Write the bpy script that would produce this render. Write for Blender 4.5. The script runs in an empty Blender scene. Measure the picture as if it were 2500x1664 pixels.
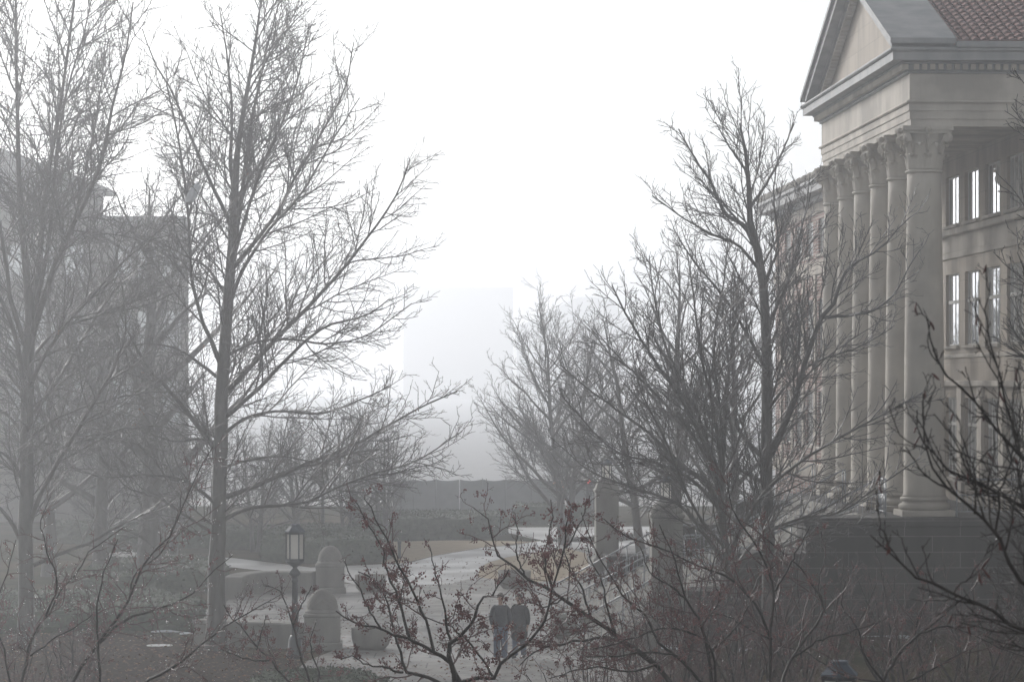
import bpy, math, random
import numpy as np
from mathutils import Vector, Matrix

S = bpy.context.scene
COL = S.collection
R = math.radians
F = 7560.0          # focal length in photograph pixels (2500 wide)
CH = 7.5            # camera height
HY = 930.0          # horizon row in the photograph

def at(px, py, y):
    return Vector(((px - 1250) * y / F, y, CH + (HY - py) * y / F))
def gp(px, py, z=0.0):
    y = (CH - z) * F / (py - HY)
    return Vector(((px - 1250) * y / F, y, z))

# ---------------------------------------------------------------- camera
cam = bpy.data.cameras.new('camera')
cam.sensor_width = 36
cam.lens = 36 * F / 2500
cam.shift_y = (HY - 832) / 2500
cam.clip_start = 0.1
cam.clip_end = 5000
cam.dof.use_dof = True
cam.dof.focus_distance = 70
cam.dof.aperture_fstop = 9
co = bpy.data.objects.new('camera', cam)
co.location = (0, 0, CH)
co.rotation_euler = (R(90), 0, 0)
COL.objects.link(co)
S.camera = co

# ---------------------------------------------------------------- sky and sun
SUN_AZ, SUN_EL = 32.0, 21.0          # degrees left of the view, above the horizon
W = bpy.data.worlds.new('World')
S.world = W
W.use_nodes = True
wn = W.node_tree
sky = wn.nodes.new('ShaderNodeTexSky')
sky.sky_type = 'NISHITA'
sky.sun_disc = False
sky.sun_elevation = R(SUN_EL)
sky.sun_rotation = R(-SUN_AZ)
sky.air_density = 1.0
sky.dust_density = 1.0
sky.ozone_density = 1.0
bg = wn.nodes['Background']
bg.inputs[1].default_value = 0.15
pale = wn.nodes.new('ShaderNodeHueSaturation')       # a thin white overcast instead of clear blue
pale.inputs['Saturation'].default_value = 0.16
wn.links.new(sky.outputs[0], pale.inputs['Color'])
wn.links.new(pale.outputs[0], bg.inputs[0])
sl = bpy.data.lights.new('sun', 'SUN')
sl.energy = 3.0
sl.angle = R(10)
sl.color = (1.0, 0.97, 0.94)
so = bpy.data.objects.new('sun', sl)
COL.objects.link(so)
sd = Vector((-math.sin(R(SUN_AZ)) * math.cos(R(SUN_EL)), math.cos(R(SUN_AZ)) * math.cos(R(SUN_EL)), math.sin(R(SUN_EL))))
so.rotation_euler = (-sd).to_track_quat('-Z', 'Y').to_euler()
so.location = (0, 0, 60)
HAZE_DENSITY, HAZE_G = 0.0022, 0.80
S.view_settings.view_transform = 'Standard'
S.view_settings.look = 'None'
S.view_settings.exposure = -0.16
S.view_settings.gamma = 1.0
S.render.engine = 'CYCLES'
cy = S.cycles
cy.use_denoising = True
cy.max_bounces = 6
cy.diffuse_bounces = 2
cy.glossy_bounces = 2
cy.transmission_bounces = 4
cy.transparent_max_bounces = 6
cy.volume_bounces = 2
cy.caustics_reflective = False
cy.caustics_refractive = False
cy.sample_clamp_indirect = 6
cy.use_adaptive_sampling = False

# ---------------------------------------------------------------- helpers
def tag(o, label=None, cat=None, group=None, kind=None):
    if label: o['label'] = label
    if cat: o['category'] = cat
    if group: o['group'] = group
    if kind: o['kind'] = kind
    return o

def empty(name, loc=(0, 0, 0), rz=0.0):
    o = bpy.data.objects.new(name, None)
    o.empty_display_size = 0.2
    o.location = loc
    o.rotation_euler = (0, 0, rz)
    COL.objects.link(o)
    return o

def link(name, me, mat=None, parent=None):
    o = bpy.data.objects.new(name, me)
    COL.objects.link(o)
    if mat is not None and not me.materials:
        me.materials.append(mat)
    if parent is not None:
        o.parent = parent
    return o

def copy_tree(o, parent=None):
    c = o.copy()
    COL.objects.link(c)
    c.parent = parent
    for ch in list(o.children):
        copy_tree(ch, c)
    return c

class MB:
    def __init__(s):
        s.v = []; s.f = []; s.sm = []
    def add(s, vs, fs, smooth=False):
        b = len(s.v)
        s.v.extend([tuple(v) for v in vs])
        s.f.extend([tuple(b + i for i in f) for f in fs])
        s.sm.extend([smooth] * len(fs))
    def box(s, x0, x1, y0, y1, z0, z1, bev=0.0):
        if bev > 0:
            b = min(bev, (x1 - x0) * .4, (y1 - y0) * .4, (z1 - z0) * .4)
            rings = [(z0, b), (z0 + b, 0), (z1 - b, 0), (z1, b)]
            vs = []; fs = []
            for z, i in rings:
                vs += [(x0 + i, y0 + i, z), (x1 - i, y0 + i, z), (x1 - i, y1 - i, z), (x0 + i, y1 - i, z)]
            for k in range(3):
                for j in range(4):
                    a = k * 4 + j; c = k * 4 + (j + 1) % 4
                    fs.append((a, c, c + 4, a + 4))
            fs.append((3, 2, 1, 0)); fs.append((12, 13, 14, 15))
            s.add(vs, fs)
        else:
            s.add([(x0, y0, z0), (x1, y0, z0), (x1, y1, z0), (x0, y1, z0), (x0, y0, z1), (x1, y0, z1), (x1, y1, z1), (x0, y1, z1)],
                  [(3, 2, 1, 0), (4, 5, 6, 7), (0, 1, 5, 4), (1, 2, 6, 5), (2, 3, 7, 6), (3, 0, 4, 7)])
        return s
    def lathe(s, prof, n=24, c=(0, 0, 0), smooth=True, rot=0.0):
        vs = []; fs = []
        for r, z in prof:
            for i in range(n):
                a = rot + 2 * math.pi * i / n
                vs.append((c[0] + r * math.cos(a), c[1] + r * math.sin(a), c[2] + z))
        for k in range(len(prof) - 1):
            for i in range(n):
                j = (i + 1) % n
                fs.append((k * n + i, k * n + j, (k + 1) * n + j, (k + 1) * n + i))
        if prof[0][0] > 1e-4: fs.append(tuple(range(n))[::-1])
        if prof[-1][0] > 1e-4: fs.append(tuple((len(prof) - 1) * n + i for i in range(n)))
        s.add(vs, fs, smooth)
        return s
    def tube(s, pts, rad, n=8, smooth=True):
        P = np.array([tuple(p) for p in pts], float)[None]
        rr = np.full((1, len(pts)), rad, float) if np.isscalar(rad) else np.array(rad, float)[None]
        v, f = tubes(P, rr, n)
        s.add(v.tolist(), f.tolist(), smooth)
        k = len(pts)
        b = len(s.v) - k * n
        s.f.append(tuple(b + i for i in range(n))[::-1]); s.sm.append(False)
        s.f.append(tuple(b + (k - 1) * n + i for i in range(n))); s.sm.append(False)
        return s
    def prism(s, poly, z0, z1):
        n = len(poly)
        vs = [(p[0], p[1], z0) for p in poly] + [(p[0], p[1], z1) for p in poly]
        fs = [tuple(range(n))[::-1], tuple(range(n, 2 * n))] + [(i, (i + 1) % n, n + (i + 1) % n, n + i) for i in range(n)]
        s.add(vs, fs)
        return s
    def hull(s, a, b):
        # loft between two closed loops with the same number of points
        n = len(a)
        s.add(list(a) + list(b), [tuple(range(n))[::-1], tuple(range(n, 2 * n))] + [(i, (i + 1) % n, n + (i + 1) % n, n + i) for i in range(n)])
        return s
    def build(s, name, mat=None, parent=None):
        me = bpy.data.meshes.new(name)
        me.from_pydata(s.v, [], s.f)
        me.polygons.foreach_set('use_smooth', s.sm)
        me.update()
        return link(name, me, mat, parent)

def tubes(P, Rr, n):
    """P (N,K,3), Rr (N,K) -> vertices and quads of open tapered tubes."""
    N, K, _ = P.shape
    T = np.empty_like(P)
    T[:, 1:-1] = P[:, 2:] - P[:, :-2]
    T[:, 0] = P[:, 1] - P[:, 0]
    T[:, -1] = P[:, -1] - P[:, -2]
    T /= np.linalg.norm(T, axis=2, keepdims=True) + 1e-12
    m = P[:, -1] - P[:, 0]
    m /= np.linalg.norm(m, axis=1, keepdims=True) + 1e-12
    ref = np.where(np.abs(m[:, 2:3]) < 0.8, np.array([[0, 0, 1.0]]), np.array([[1.0, 0.13, 0]]))
    ref = ref[:, None, :] * np.ones((1, K, 1))
    A = np.cross(T, ref); A /= np.linalg.norm(A, axis=2, keepdims=True) + 1e-12
    B = np.cross(T, A)
    a = np.arange(n) * 2 * math.pi / n
    V = P[:, :, None, :] + Rr[:, :, None, None] * (np.cos(a)[None, None, :, None] * A[:, :, None, :] + np.sin(a)[None, None, :, None] * B[:, :, None, :])
    V = V.reshape(-1, 3)
    i = np.arange(n); j = (i + 1) % n
    q = np.stack([i, j, j + n, i + n], 1)
    base = (np.arange(N)[:, None] * K * n + np.arange(K - 1)[None, :] * n).reshape(-1, 1, 1)
    Fq = (base + q[None]).reshape(-1, 4)
    return V, Fq

def mesh_np(name, V, Q, mat=None, parent=None, smooth=True):
    me = bpy.data.meshes.new(name)
    V = np.asarray(V, np.float32); Q = np.asarray(Q, np.int32)
    nv, nf, k = len(V), len(Q), Q.shape[1]
    me.vertices.add(nv); me.vertices.foreach_set('co', V.ravel())
    me.loops.add(nf * k); me.loops.foreach_set('vertex_index', Q.ravel())
    me.polygons.add(nf)
    me.polygons.foreach_set('loop_start', np.arange(nf, dtype=np.int32) * k)
    me.polygons.foreach_set('loop_total', np.full(nf, k, np.int32))
    me.polygons.foreach_set('use_smooth', np.full(nf, smooth, bool))
    me.update(calc_edges=True)
    return link(name, me, mat, parent)

def join_np(parts):
    vs = []; fs = []; b = 0
    for v, f in parts:
        vs.append(v); fs.append(f + b); b += len(v)
    return np.concatenate(vs), np.concatenate(fs)

# ---------------------------------------------------------------- materials
def new_mat(name):
    m = bpy.data.materials.new(name)
    m.use_nodes = True
    nt = m.node_tree
    return m, nt, nt.nodes['Principled BSDF']

def noise_mat(name, c1, c2, scale=3.0, rough=0.7, detail=6, bump=0.0, bscale=None, spec=0.5, stretch=(1, 1, 1), rough2=None, c3=None, s3=0.4):
    m, nt, b = new_mat(name)
    N, L = nt.nodes, nt.links
    tc = N.new('ShaderNodeTexCoord'); mp = N.new('ShaderNodeMapping')
    mp.inputs['Scale'].default_value = stretch
    L.new(tc.outputs['Object'], mp.inputs[0])
    no = N.new('ShaderNodeTexNoise'); no.inputs['Scale'].default_value = scale; no.inputs['Detail'].default_value = detail
    L.new(mp.outputs[0], no.inputs['Vector'])
    cr = N.new('ShaderNodeValToRGB')
    cr.color_ramp.elements[0].position = 0.32; cr.color_ramp.elements[1].position = 0.68
    cr.color_ramp.elements[0].color = (*c1, 1); cr.color_ramp.elements[1].color = (*c2, 1)
    L.new(no.outputs[0], cr.inputs[0])
    out = cr.outputs[0]
    if c3 is not None:
        n3 = N.new('ShaderNodeTexNoise'); n3.inputs['Scale'].default_value = s3; n3.inputs['Detail'].default_value = 5
        L.new(tc.outputs['Object'], n3.inputs['Vector'])
        r3 = N.new('ShaderNodeValToRGB'); r3.color_ramp.elements[0].position = 0.45; r3.color_ramp.elements[1].position = 0.62
        L.new(n3.outputs[0], r3.inputs[0])
        mx = N.new('ShaderNodeMix'); mx.data_type = 'RGBA'
        L.new(r3.outputs[0], mx.inputs[0]); L.new(out, mx.inputs[6]); mx.inputs[7].default_value = (*c3, 1)
        out = mx.outputs[2]
    L.new(out, b.inputs['Base Color'])
    b.inputs['Roughness'].default_value = rough
    b.inputs['Specular IOR Level'].default_value = spec
    if rough2 is not None:
        n2 = N.new('ShaderNodeTexNoise'); n2.inputs['Scale'].default_value = 0.35; n2.inputs['Detail'].default_value = 4
        L.new(tc.outputs['Object'], n2.inputs['Vector'])
        mr = N.new('ShaderNodeMapRange'); mr.inputs[1].default_value = 0.35; mr.inputs[2].default_value = 0.65
        mr.inputs[3].default_value = rough; mr.inputs[4].default_value = rough2
        L.new(n2.outputs[0], mr.inputs[0]); L.new(mr.outputs[0], b.inputs['Roughness'])
    if bump:
        nb = N.new('ShaderNodeTexNoise'); nb.inputs['Scale'].default_value = bscale or scale * 4; nb.inputs['Detail'].default_value = 4
        L.new(mp.outputs[0], nb.inputs['Vector'])
        bu = N.new('ShaderNodeBump'); bu.inputs['Strength'].default_value = bump; bu.inputs['Distance'].default_value = 0.03
        L.new(nb.outputs[0], bu.inputs['Height']); L.new(bu.outputs[0], b.inputs['Normal'])
    return m

def block_mat(name, c1, c2, mortar, bw, bh, ms, rough=0.75, axis='yz', streak=0.5, dark=(0.5, 0.5, 0.52), damp=False):
    """Masonry courses laid out in a thing's own metres."""
    m, nt, b = new_mat(name)
    N, L = nt.nodes, nt.links
    tc = N.new('ShaderNodeTexCoord'); sp = N.new('ShaderNodeSeparateXYZ'); cb = N.new('ShaderNodeCombineXYZ')
    L.new(tc.outputs['Object'], sp.inputs[0])
    ge = N.new('ShaderNodeNewGeometry'); vt = N.new('ShaderNodeVectorTransform')
    vt.vector_type = 'NORMAL'; vt.convert_from = 'WORLD'; vt.convert_to = 'OBJECT'
    L.new(ge.outputs['True Normal'], vt.inputs[0])
    sn = N.new('ShaderNodeSeparateXYZ'); L.new(vt.outputs[0], sn.inputs[0])
    ab = N.new('ShaderNodeMath'); ab.operation = 'ABSOLUTE'; L.new(sn.outputs[0], ab.inputs[0])
    gt = N.new('ShaderNodeMath'); gt.operation = 'GREATER_THAN'; gt.inputs[1].default_value = 0.6; L.new(ab.outputs[0], gt.inputs[0])
    mxx = N.new('ShaderNodeMix'); L.new(gt.outputs[0], mxx.inputs[0]); L.new(sp.outputs[0], mxx.inputs[2]); L.new(sp.outputs[1], mxx.inputs[3])
    L.new(mxx.outputs[0], cb.inputs[0])
    az = N.new('ShaderNodeMath'); az.operation = 'ABSOLUTE'; L.new(sn.outputs[2], az.inputs[0])
    gz = N.new('ShaderNodeMath'); gz.operation = 'GREATER_THAN'; gz.inputs[1].default_value = 0.7; L.new(az.outputs[0], gz.inputs[0])
    mzz = N.new('ShaderNodeMix'); L.new(gz.outputs[0], mzz.inputs[0]); L.new(sp.outputs[2], mzz.inputs[2]); L.new(sp.outputs[1], mzz.inputs[3])
    L.new(mzz.outputs[0], cb.inputs[1])
    br = N.new('ShaderNodeTexBrick')
    br.inputs['Scale'].default_value = 1.0
    br.inputs['Color1'].default_value = (*c1, 1); br.inputs['Color2'].default_value = (*c2, 1); br.inputs['Mortar'].default_value = (*mortar, 1)
    br.inputs['Mortar Size'].default_value = ms; br.inputs['Brick Width'].default_value = bw; br.inputs['Row Height'].default_value = bh
    br.inputs['Mortar Smooth'].default_value = 0.2
    L.new(cb.outputs[0], br.inputs['Vector'])
    mp = N.new('ShaderNodeMapping'); mp.inputs['Scale'].default_value = (1, 1, 0.25)
    L.new(tc.outputs['Object'], mp.inputs[0])
    no = N.new('ShaderNodeTexNoise'); no.inputs['Scale'].default_value = 1.3; no.inputs['Detail'].default_value = 7
    L.new(mp.outputs[0], no.inputs['Vector'])
    cr = N.new('ShaderNodeValToRGB'); cr.color_ramp.elements[0].position = 0.36; cr.color_ramp.elements[1].position = 0.62
    cr.color_ramp.elements[0].color = (*dark, 1); cr.color_ramp.elements[1].color = (1, 1, 1, 1)
    L.new(no.outputs[0], cr.inputs[0])
    mx = N.new('ShaderNodeMix'); mx.data_type = 'RGBA'; mx.blend_type = 'MULTIPLY'; mx.inputs[0].default_value = streak
    L.new(br.outputs[0], mx.inputs[6]); L.new(cr.outputs[0], mx.inputs[7]); L.new(mx.outputs[2], b.inputs['Base Color'])
    b.inputs['Roughness'].default_value = rough
    if damp:
        dn_ = N.new('ShaderNodeTexNoise'); dn_.inputs['Scale'].default_value = 0.28; dn_.inputs['Detail'].default_value = 6
        L.new(tc.outputs['Object'], dn_.inputs['Vector'])
        dr = N.new('ShaderNodeMapRange'); dr.inputs[1].default_value = 0.42; dr.inputs[2].default_value = 0.58; dr.inputs[3].default_value = 0.46; dr.inputs[4].default_value = 0.68
        L.new(dn_.outputs[0], dr.inputs[0]); L.new(dr.outputs[0], b.inputs['Roughness'])
    b.inputs['Specular IOR Level'].default_value = 0.25
    bu = N.new('ShaderNodeBump'); bu.inputs['Strength'].default_value = 0.4; bu.inputs['Distance'].default_value = 0.02; bu.invert = True
    L.new(br.outputs['Fac'], bu.inputs['Height']); L.new(bu.outputs[0], b.inputs['Normal'])
    return m

M = {}
M['stone'] = noise_mat('limestone', (0.47, 0.43, 0.375), (0.60, 0.555, 0.49), 1.6, 0.8, 9, 0.2, 14, 0.3, (1, 1, 0.22), None, (0.38, 0.35, 0.31), 0.55)
M['ashlar'] = block_mat('limestone_ashlar', (0.43, 0.375, 0.31), (0.48, 0.42, 0.35), (0.28, 0.25, 0.21), 1.5, 0.62, 0.006)
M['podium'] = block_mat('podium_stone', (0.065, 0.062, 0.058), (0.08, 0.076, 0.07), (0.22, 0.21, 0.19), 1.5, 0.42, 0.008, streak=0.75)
M['brick'] = block_mat('red_brick', (0.26, 0.115, 0.075), (0.20, 0.085, 0.06), (0.38, 0.34, 0.30), 0.42, 0.13, 0.022, streak=0.35)
M['greystone'] = block_mat('grey_masonry', (0.20, 0.19, 0.18), (0.23, 0.215, 0.2), (0.15, 0.14, 0.14), 1.2, 0.5, 0.01)
M['tile'] = noise_mat('clay_tile', (0.40, 0.19, 0.165), (0.56, 0.32, 0.28), 4, 0.65, 4, 0, None, 0.4)
M['lead'] = noise_mat('weathered_coping', (0.20, 0.21, 0.22), (0.33, 0.33, 0.33), 1.6, 0.6, 7, 0.1, 9, 0.4, (1, 1, 0.4))
M['bark'] = noise_mat('wet_bark', (0.035, 0.032, 0.028), (0.085, 0.078, 0.068), 7, 0.5, 6, 0.6, 22, 0.5, (1, 1, 0.25))
M['twig'] = noise_mat('wet_twig', (0.04, 0.034, 0.032), (0.075, 0.064, 0.058), 3, 0.42, 3, 0, None, 0.5)
M['darkbark'] = noise_mat('crabapple_bark', (0.018, 0.015, 0.014), (0.050, 0.042, 0.038), 9, 0.62, 5, 0.6, 40, 0.3)
M['redtwig'] = noise_mat('crabapple_twig', (0.05, 0.024, 0.024), (0.11, 0.052, 0.050), 5, 0.5, 3, 0, None, 0.6)
M['berry'] = noise_mat('dried_berry', (0.085, 0.023, 0.027), (0.20, 0.066, 0.062), 9, 0.35, 3, 0, None, 0.6)
M['dryleaf'] = noise_mat('dry_leaf', (0.08, 0.04, 0.022), (0.24, 0.11, 0.055), 9, 0.7, 3, 0, None, 0.3)
M['pod'] = noise_mat('curled_leaf', (0.05, 0.018, 0.016), (0.12, 0.035, 0.03), 20, 0.5, 3, 0, None, 0.4)
M['hedge'] = noise_mat('clipped_foliage', (0.026, 0.040, 0.022), (0.062, 0.085, 0.045), 5, 0.7, 6, 0.6, 20, 0.15)
M['lawn'] = noise_mat('winter_lawn', (0.024, 0.027, 0.015), (0.058, 0.056, 0.032), 0.8, 0.95, 10, 0.5, 30, 0.0, (1, 1, 1), None, (0.085, 0.066, 0.042), 0.16)
M['tan'] = noise_mat('dormant_grass', (0.32, 0.25, 0.16), (0.42, 0.335, 0.225), 2.2, 0.9, 9, 0.5, 30, 0.2)
M['mulch'] = noise_mat('leaf_mulch', (0.018, 0.014, 0.011), (0.070, 0.050, 0.036), 6, 0.95, 9, 0.6, 30, 0.0)
M['paving'] = block_mat('wet_paving', (0.24, 0.228, 0.21), (0.28, 0.265, 0.245), (0.10, 0.095, 0.09), 1.5, 1.5, 0.022, rough=0.6, damp=True, streak=0.8)
M['path'] = noise_mat('wet_path', (0.28, 0.275, 0.265), (0.38, 0.37, 0.355), 0.6, 0.3, 7, 0.05, 30, 0.5, (1, 1, 1), 0.6)
M['concrete'] = noise_mat('cast_concrete', (0.19, 0.182, 0.165), (0.29, 0.278, 0.25), 1.8, 0.8, 8, 0.25, 30, 0.3, (1, 1, 0.4))
M['soil'] = noise_mat('planter_soil', (0.02, 0.016, 0.012), (0.05, 0.04, 0.03), 14, 0.95, 5, 0.6, 30, 0.2)
M['snow'] = noise_mat('old_snow', (0.62, 0.66, 0.72), (0.82, 0.84, 0.86), 4, 0.6, 6, 0.4, 12, 0.3)
M['iron'] = noise_mat('painted_iron', (0.018, 0.022, 0.026), (0.035, 0.042, 0.05), 8, 0.38, 4, 0.1, 40, 0.5)
M['copper'] = noise_mat('lantern_roof', (0.045, 0.058, 0.078), (0.08, 0.10, 0.13), 6, 0.6, 4, 0, None, 0.35)
M['steel'] = noise_mat('wet_steel_rail', (0.20, 0.215, 0.24), (0.33, 0.35, 0.38), 6, 0.3, 3, 0, None, 0.6)
M['screen'] = noise_mat('screen_fabric', (0.15, 0.165, 0.175), (0.19, 0.205, 0.215), 2, 0.9, 4)
M['pale_metal'] = noise_mat('pale_metal', (0.45, 0.46, 0.47), (0.55, 0.55, 0.56), 5, 0.45, 3)
M['white'] = noise_mat('white_plastic', (0.72, 0.74, 0.78), (0.86, 0.87, 0.88), 7, 0.4, 4)
M['paint'] = noise_mat('window_paint', (0.55, 0.54, 0.51), (0.66, 0.65, 0.62), 5, 0.5, 3)
m, nt, b = new_mat('thin_plastic')
b.inputs['Base Color'].default_value = (0.85, 0.87, 0.9, 1); b.inputs['Roughness'].default_value = 0.35
tl = nt.nodes.new('ShaderNodeBsdfTranslucent'); tl.inputs[0].default_value = (0.9, 0.92, 0.95, 1)
mxs = nt.nodes.new('ShaderNodeMixShader'); mxs.inputs[0].default_value = 0.6
nt.links.new(b.outputs[0], mxs.inputs[1]); nt.links.new(tl.outputs[0], mxs.inputs[2]); nt.links.new(mxs.outputs[0], nt.nodes['Material Output'].inputs[0])
M['bag'] = m
M['skin'] = noise_mat('skin', (0.42, 0.25, 0.19), (0.50, 0.31, 0.24), 9, 0.5, 3)
M['hair'] = noise_mat('hair', (0.022, 0.015, 0.011), (0.05, 0.035, 0.025), 30, 0.5, 3, 0.5, 60)
M['hair2'] = noise_mat('brown_hair', (0.045, 0.028, 0.018), (0.085, 0.055, 0.036), 30, 0.5, 3, 0.5, 60)
M['jacket'] = noise_mat('dark_jacket', (0.028, 0.032, 0.042), (0.05, 0.055, 0.068), 12, 0.8, 4, 0.3, 40)
M['coat'] = noise_mat('charcoal_coat', (0.030, 0.032, 0.036), (0.055, 0.056, 0.062), 12, 0.85, 4, 0.3, 40)
M['jeans'] = noise_mat('blue_jeans', (0.07, 0.095, 0.15), (0.12, 0.15, 0.21), 14, 0.85, 4, 0.2, 60)
M['shoe'] = noise_mat('dark_shoe', (0.02, 0.018, 0.016), (0.04, 0.035, 0.03), 14, 0.5, 3)
M['sign'] = noise_mat('orange_sheet', (0.62, 0.22, 0.08), (0.70, 0.27, 0.11), 5, 0.5, 3)
m, nt, b = new_mat('window_glass')
b.inputs['Base Color'].default_value = (0.72, 0.76, 0.80, 1); b.inputs['Metallic'].default_value = 0.65; b.inputs['Roughness'].default_value = 0.02; b.inputs['IOR'].default_value = 1.9
n_ = nt.nodes.new('ShaderNodeTexNoise'); n_.inputs['Scale'].default_value = 1.2
bu_ = nt.nodes.new('ShaderNodeBump'); bu_.inputs['Strength'].default_value = 0.03; bu_.inputs['Distance'].default_value = 0.05
nt.links.new(n_.outputs[0], bu_.inputs['Height']); nt.links.new(bu_.outputs[0], b.inputs['Normal'])
M['glass'] = m
m, nt, b = new_mat('lantern_glass')
b.inputs['Base Color'].default_value = (0.8, 0.79, 0.75, 1); b.inputs['Roughness'].default_value = 0.25
n_ = nt.nodes.new('ShaderNodeTexNoise'); n_.inputs['Scale'].default_value = 6
r_ = nt.nodes.new('ShaderNodeMapRange'); r_.inputs[3].default_value = 0.15; r_.inputs[4].default_value = 0.4
nt.links.new(n_.outputs[0], r_.inputs[0]); nt.links.new(r_.outputs[0], b.inputs['Roughness'])
t1 = nt.nodes.new('ShaderNodeBsdfTranslucent'); t1.inputs[0].default_value = (0.85, 0.83, 0.78, 1)
t2 = nt.nodes.new('ShaderNodeBsdfTransparent')
x1 = nt.nodes.new('ShaderNodeMixShader'); x1.inputs[0].default_value = 0.45
x2 = nt.nodes.new('ShaderNodeMixShader'); x2.inputs[0].default_value = 0.35
nt.links.new(b.outputs[0], x1.inputs[1]); nt.links.new(t1.outputs[0], x1.inputs[2])
nt.links.new(x1.outputs[0], x2.inputs[1]); nt.links.new(t2.outputs[0], x2.inputs[2])
nt.links.new(x2.outputs[0], nt.nodes['Material Output'].inputs[0])
M['lglass'] = m
m, nt, b = new_mat('water_drop')
b.inputs['Base Color'].default_value = (1, 1, 1, 1); b.inputs['Roughness'].default_value = 0.0
b.inputs['Transmission Weight'].default_value = 1.0; b.inputs['IOR'].default_value = 1.33
M['drop'] = m
m, nt, b = new_mat('red_lamp')
b.inputs['Base Color'].default_value = (0.5, 0.03, 0.03, 1)
b.inputs['Emission Color'].default_value = (1, 0.05, 0.06, 1); b.inputs['Emission Strength'].default_value = 2.5
M['redlamp'] = m

# ================================================================ THE GROUND
def sheet(name, pts, z, mat):
    me = bpy.data.meshes.new(name)
    me.from_pydata([(p[0], p[1], z) for p in pts], [], [tuple(range(len(pts)))])
    me.update()
    o = link(name, me, mat)
    tag(o, kind='structure')
    return o

def gpts(lst):
    return [gp(*p) for p in lst]

sheet('lawn', [(-900, 1.0), (900, 1.0), (900, 1400), (-900, 1400)], 0.0, M['lawn'])
sheet('plaza', gpts([(746, 1614), (814, 1587), (760, 1545), (480, 1545), (500, 1490), (560, 1440), (640, 1425), (780, 1420), (860, 1425), (985, 1376),
                     (1063, 1356), (1180, 1336), (1250, 1331), (1320, 1320), (1400, 1311), (1560, 1300), (1640, 1310), (1700, 1360), (1760, 1500),
                     (1560, 1664), (1440, 1760), (620, 1760), (700, 1660)]), 0.006, M['paving'])
sheet('path', gpts([(240, 1352), (300, 1346), (573, 1362), (760, 1385), (985, 1374), (880, 1428), (760, 1405), (573, 1385), (300, 1362), (250, 1358)]), 0.010, M['path'])
sheet('footpath', gpts([(1240, 1287), (1440, 1286), (1640, 1284), (1640, 1310), (1480, 1324), (1345, 1322), (1292, 1312), (1240, 1300)]), 0.010, M['path'])
sheet('walkway', gpts([(930, 1420), (985, 1378), (1063, 1356), (1180, 1336), (1250, 1331), (1320, 1320), (1400, 1311), (1560, 1301), (1560, 1330), (1430, 1340), (1385, 1337),
                       (1300, 1348), (1240, 1359), (1195, 1371), (1172, 1384), (1165, 1407), (1100, 1425), (1000, 1428)]), 0.010, M['path'])
sheet('street', gpts([(-400, 1216), (2900, 1216), (2900, 1232), (-400, 1232)]), 0.006, M['path'])
sheet('dry_lawn', gpts([(900, 1372), (930, 1322), (1100, 1318), (1240, 1320), (1345, 1323), (1310, 1320), (1250, 1330), (1180, 1335), (1063, 1355), (985, 1374)]), 0.004, M['tan'])
sheet('dry_grass_bed', gpts([(1165, 1408), (1172, 1385), (1195, 1372), (1240, 1360), (1300, 1349), (1385, 1338), (1430, 1350), (1440, 1390), (1400, 1416), (1300, 1420), (1220, 1416)]), 0.012, M['tan'])
sheet('planting_bed', gpts([(-300, 1560), (300, 1545), (470, 1560), (640, 1600), (740, 1612), (640, 1700), (-300, 1720)]), 0.004, M['mulch'])

sheet('haze_brightening_sheet', [(-900, 186), (900, 186), (900, 1390), (-900, 1390)], 0.005, noise_mat('painted_far_haze', (0.42, 0.42, 0.42), (0.47, 0.47, 0.47), 0.6, 0.95, 4, 0, None, 0.0))  # added pale ground sheet: its colour stands in for bright fog near the horizon
# gentle grass bank that climbs to the foot of the building
def bank():
    xs = np.linspace(3.0, 24, 60); ys = np.linspace(40, 82.4, 90)
    X, Y = np.meshgrid(xs, ys, indexing='ij')
    def ss(a, b, t):
        t = np.clip((t - a) / (b - a), 0, 1); return t * t * (3 - 2 * t)
    rng = np.random.default_rng(4)
    H = 0.8 * ss(3.2, 8.0, X) * ss(48, 79, Y) + rng.normal(0, 0.012, X.shape)
    H = H - 0.02 + 0.0
    V = np.stack([X, Y, H], 2).reshape(-1, 3)
    n = len(ys)
    I = (np.arange(len(xs) - 1)[:, None] * n + np.arange(n - 1)[None]).ravel()
    Q = np.stack([I, I + n, I + n + 1, I + 1], 1)
    o = mesh_np('grass_bank', V, Q, M['lawn'])
    tag(o, kind='structure')
bank()

def snow_patch(px, py, w, d, z, seed, h=0.05):
    c = gp(px, py, z)
    rng = np.random.default_rng(seed)
    n = 22; rings = 4
    vs = [(0, 0, h)]; fs = []
    rad = 1 + 0.35 * np.sin(np.arange(n) * 2 * math.pi / n * 3 + rng.uniform(0, 6)) + rng.normal(0, 0.13, n)
    for k in range(1, rings + 1):
        for i in range(n):
            a = 2 * math.pi * i / n; t = k / rings
            vs.append((w * .5 * rad[i] * t * math.cos(a), d * .5 * rad[i] * t * math.sin(a), h * (1 - t ** 2) * rng.uniform(.7, 1.2) - (0.03 if k == rings else 0)))
    for i in range(n):
        fs.append((0, 1 + i, 1 + (i + 1) % n))
    for k in range(rings - 1):
        for i in range(n):
            j = (i + 1) % n; a = 1 + k * n
            fs.append((a + i, a + n + i, a + n + j, a + j))
    mb = MB(); mb.add(vs, fs, True)
    o = mb.build('snow_patch', M['snow'])
    o.location = c
    tag(o, kind='stuff')

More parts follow.
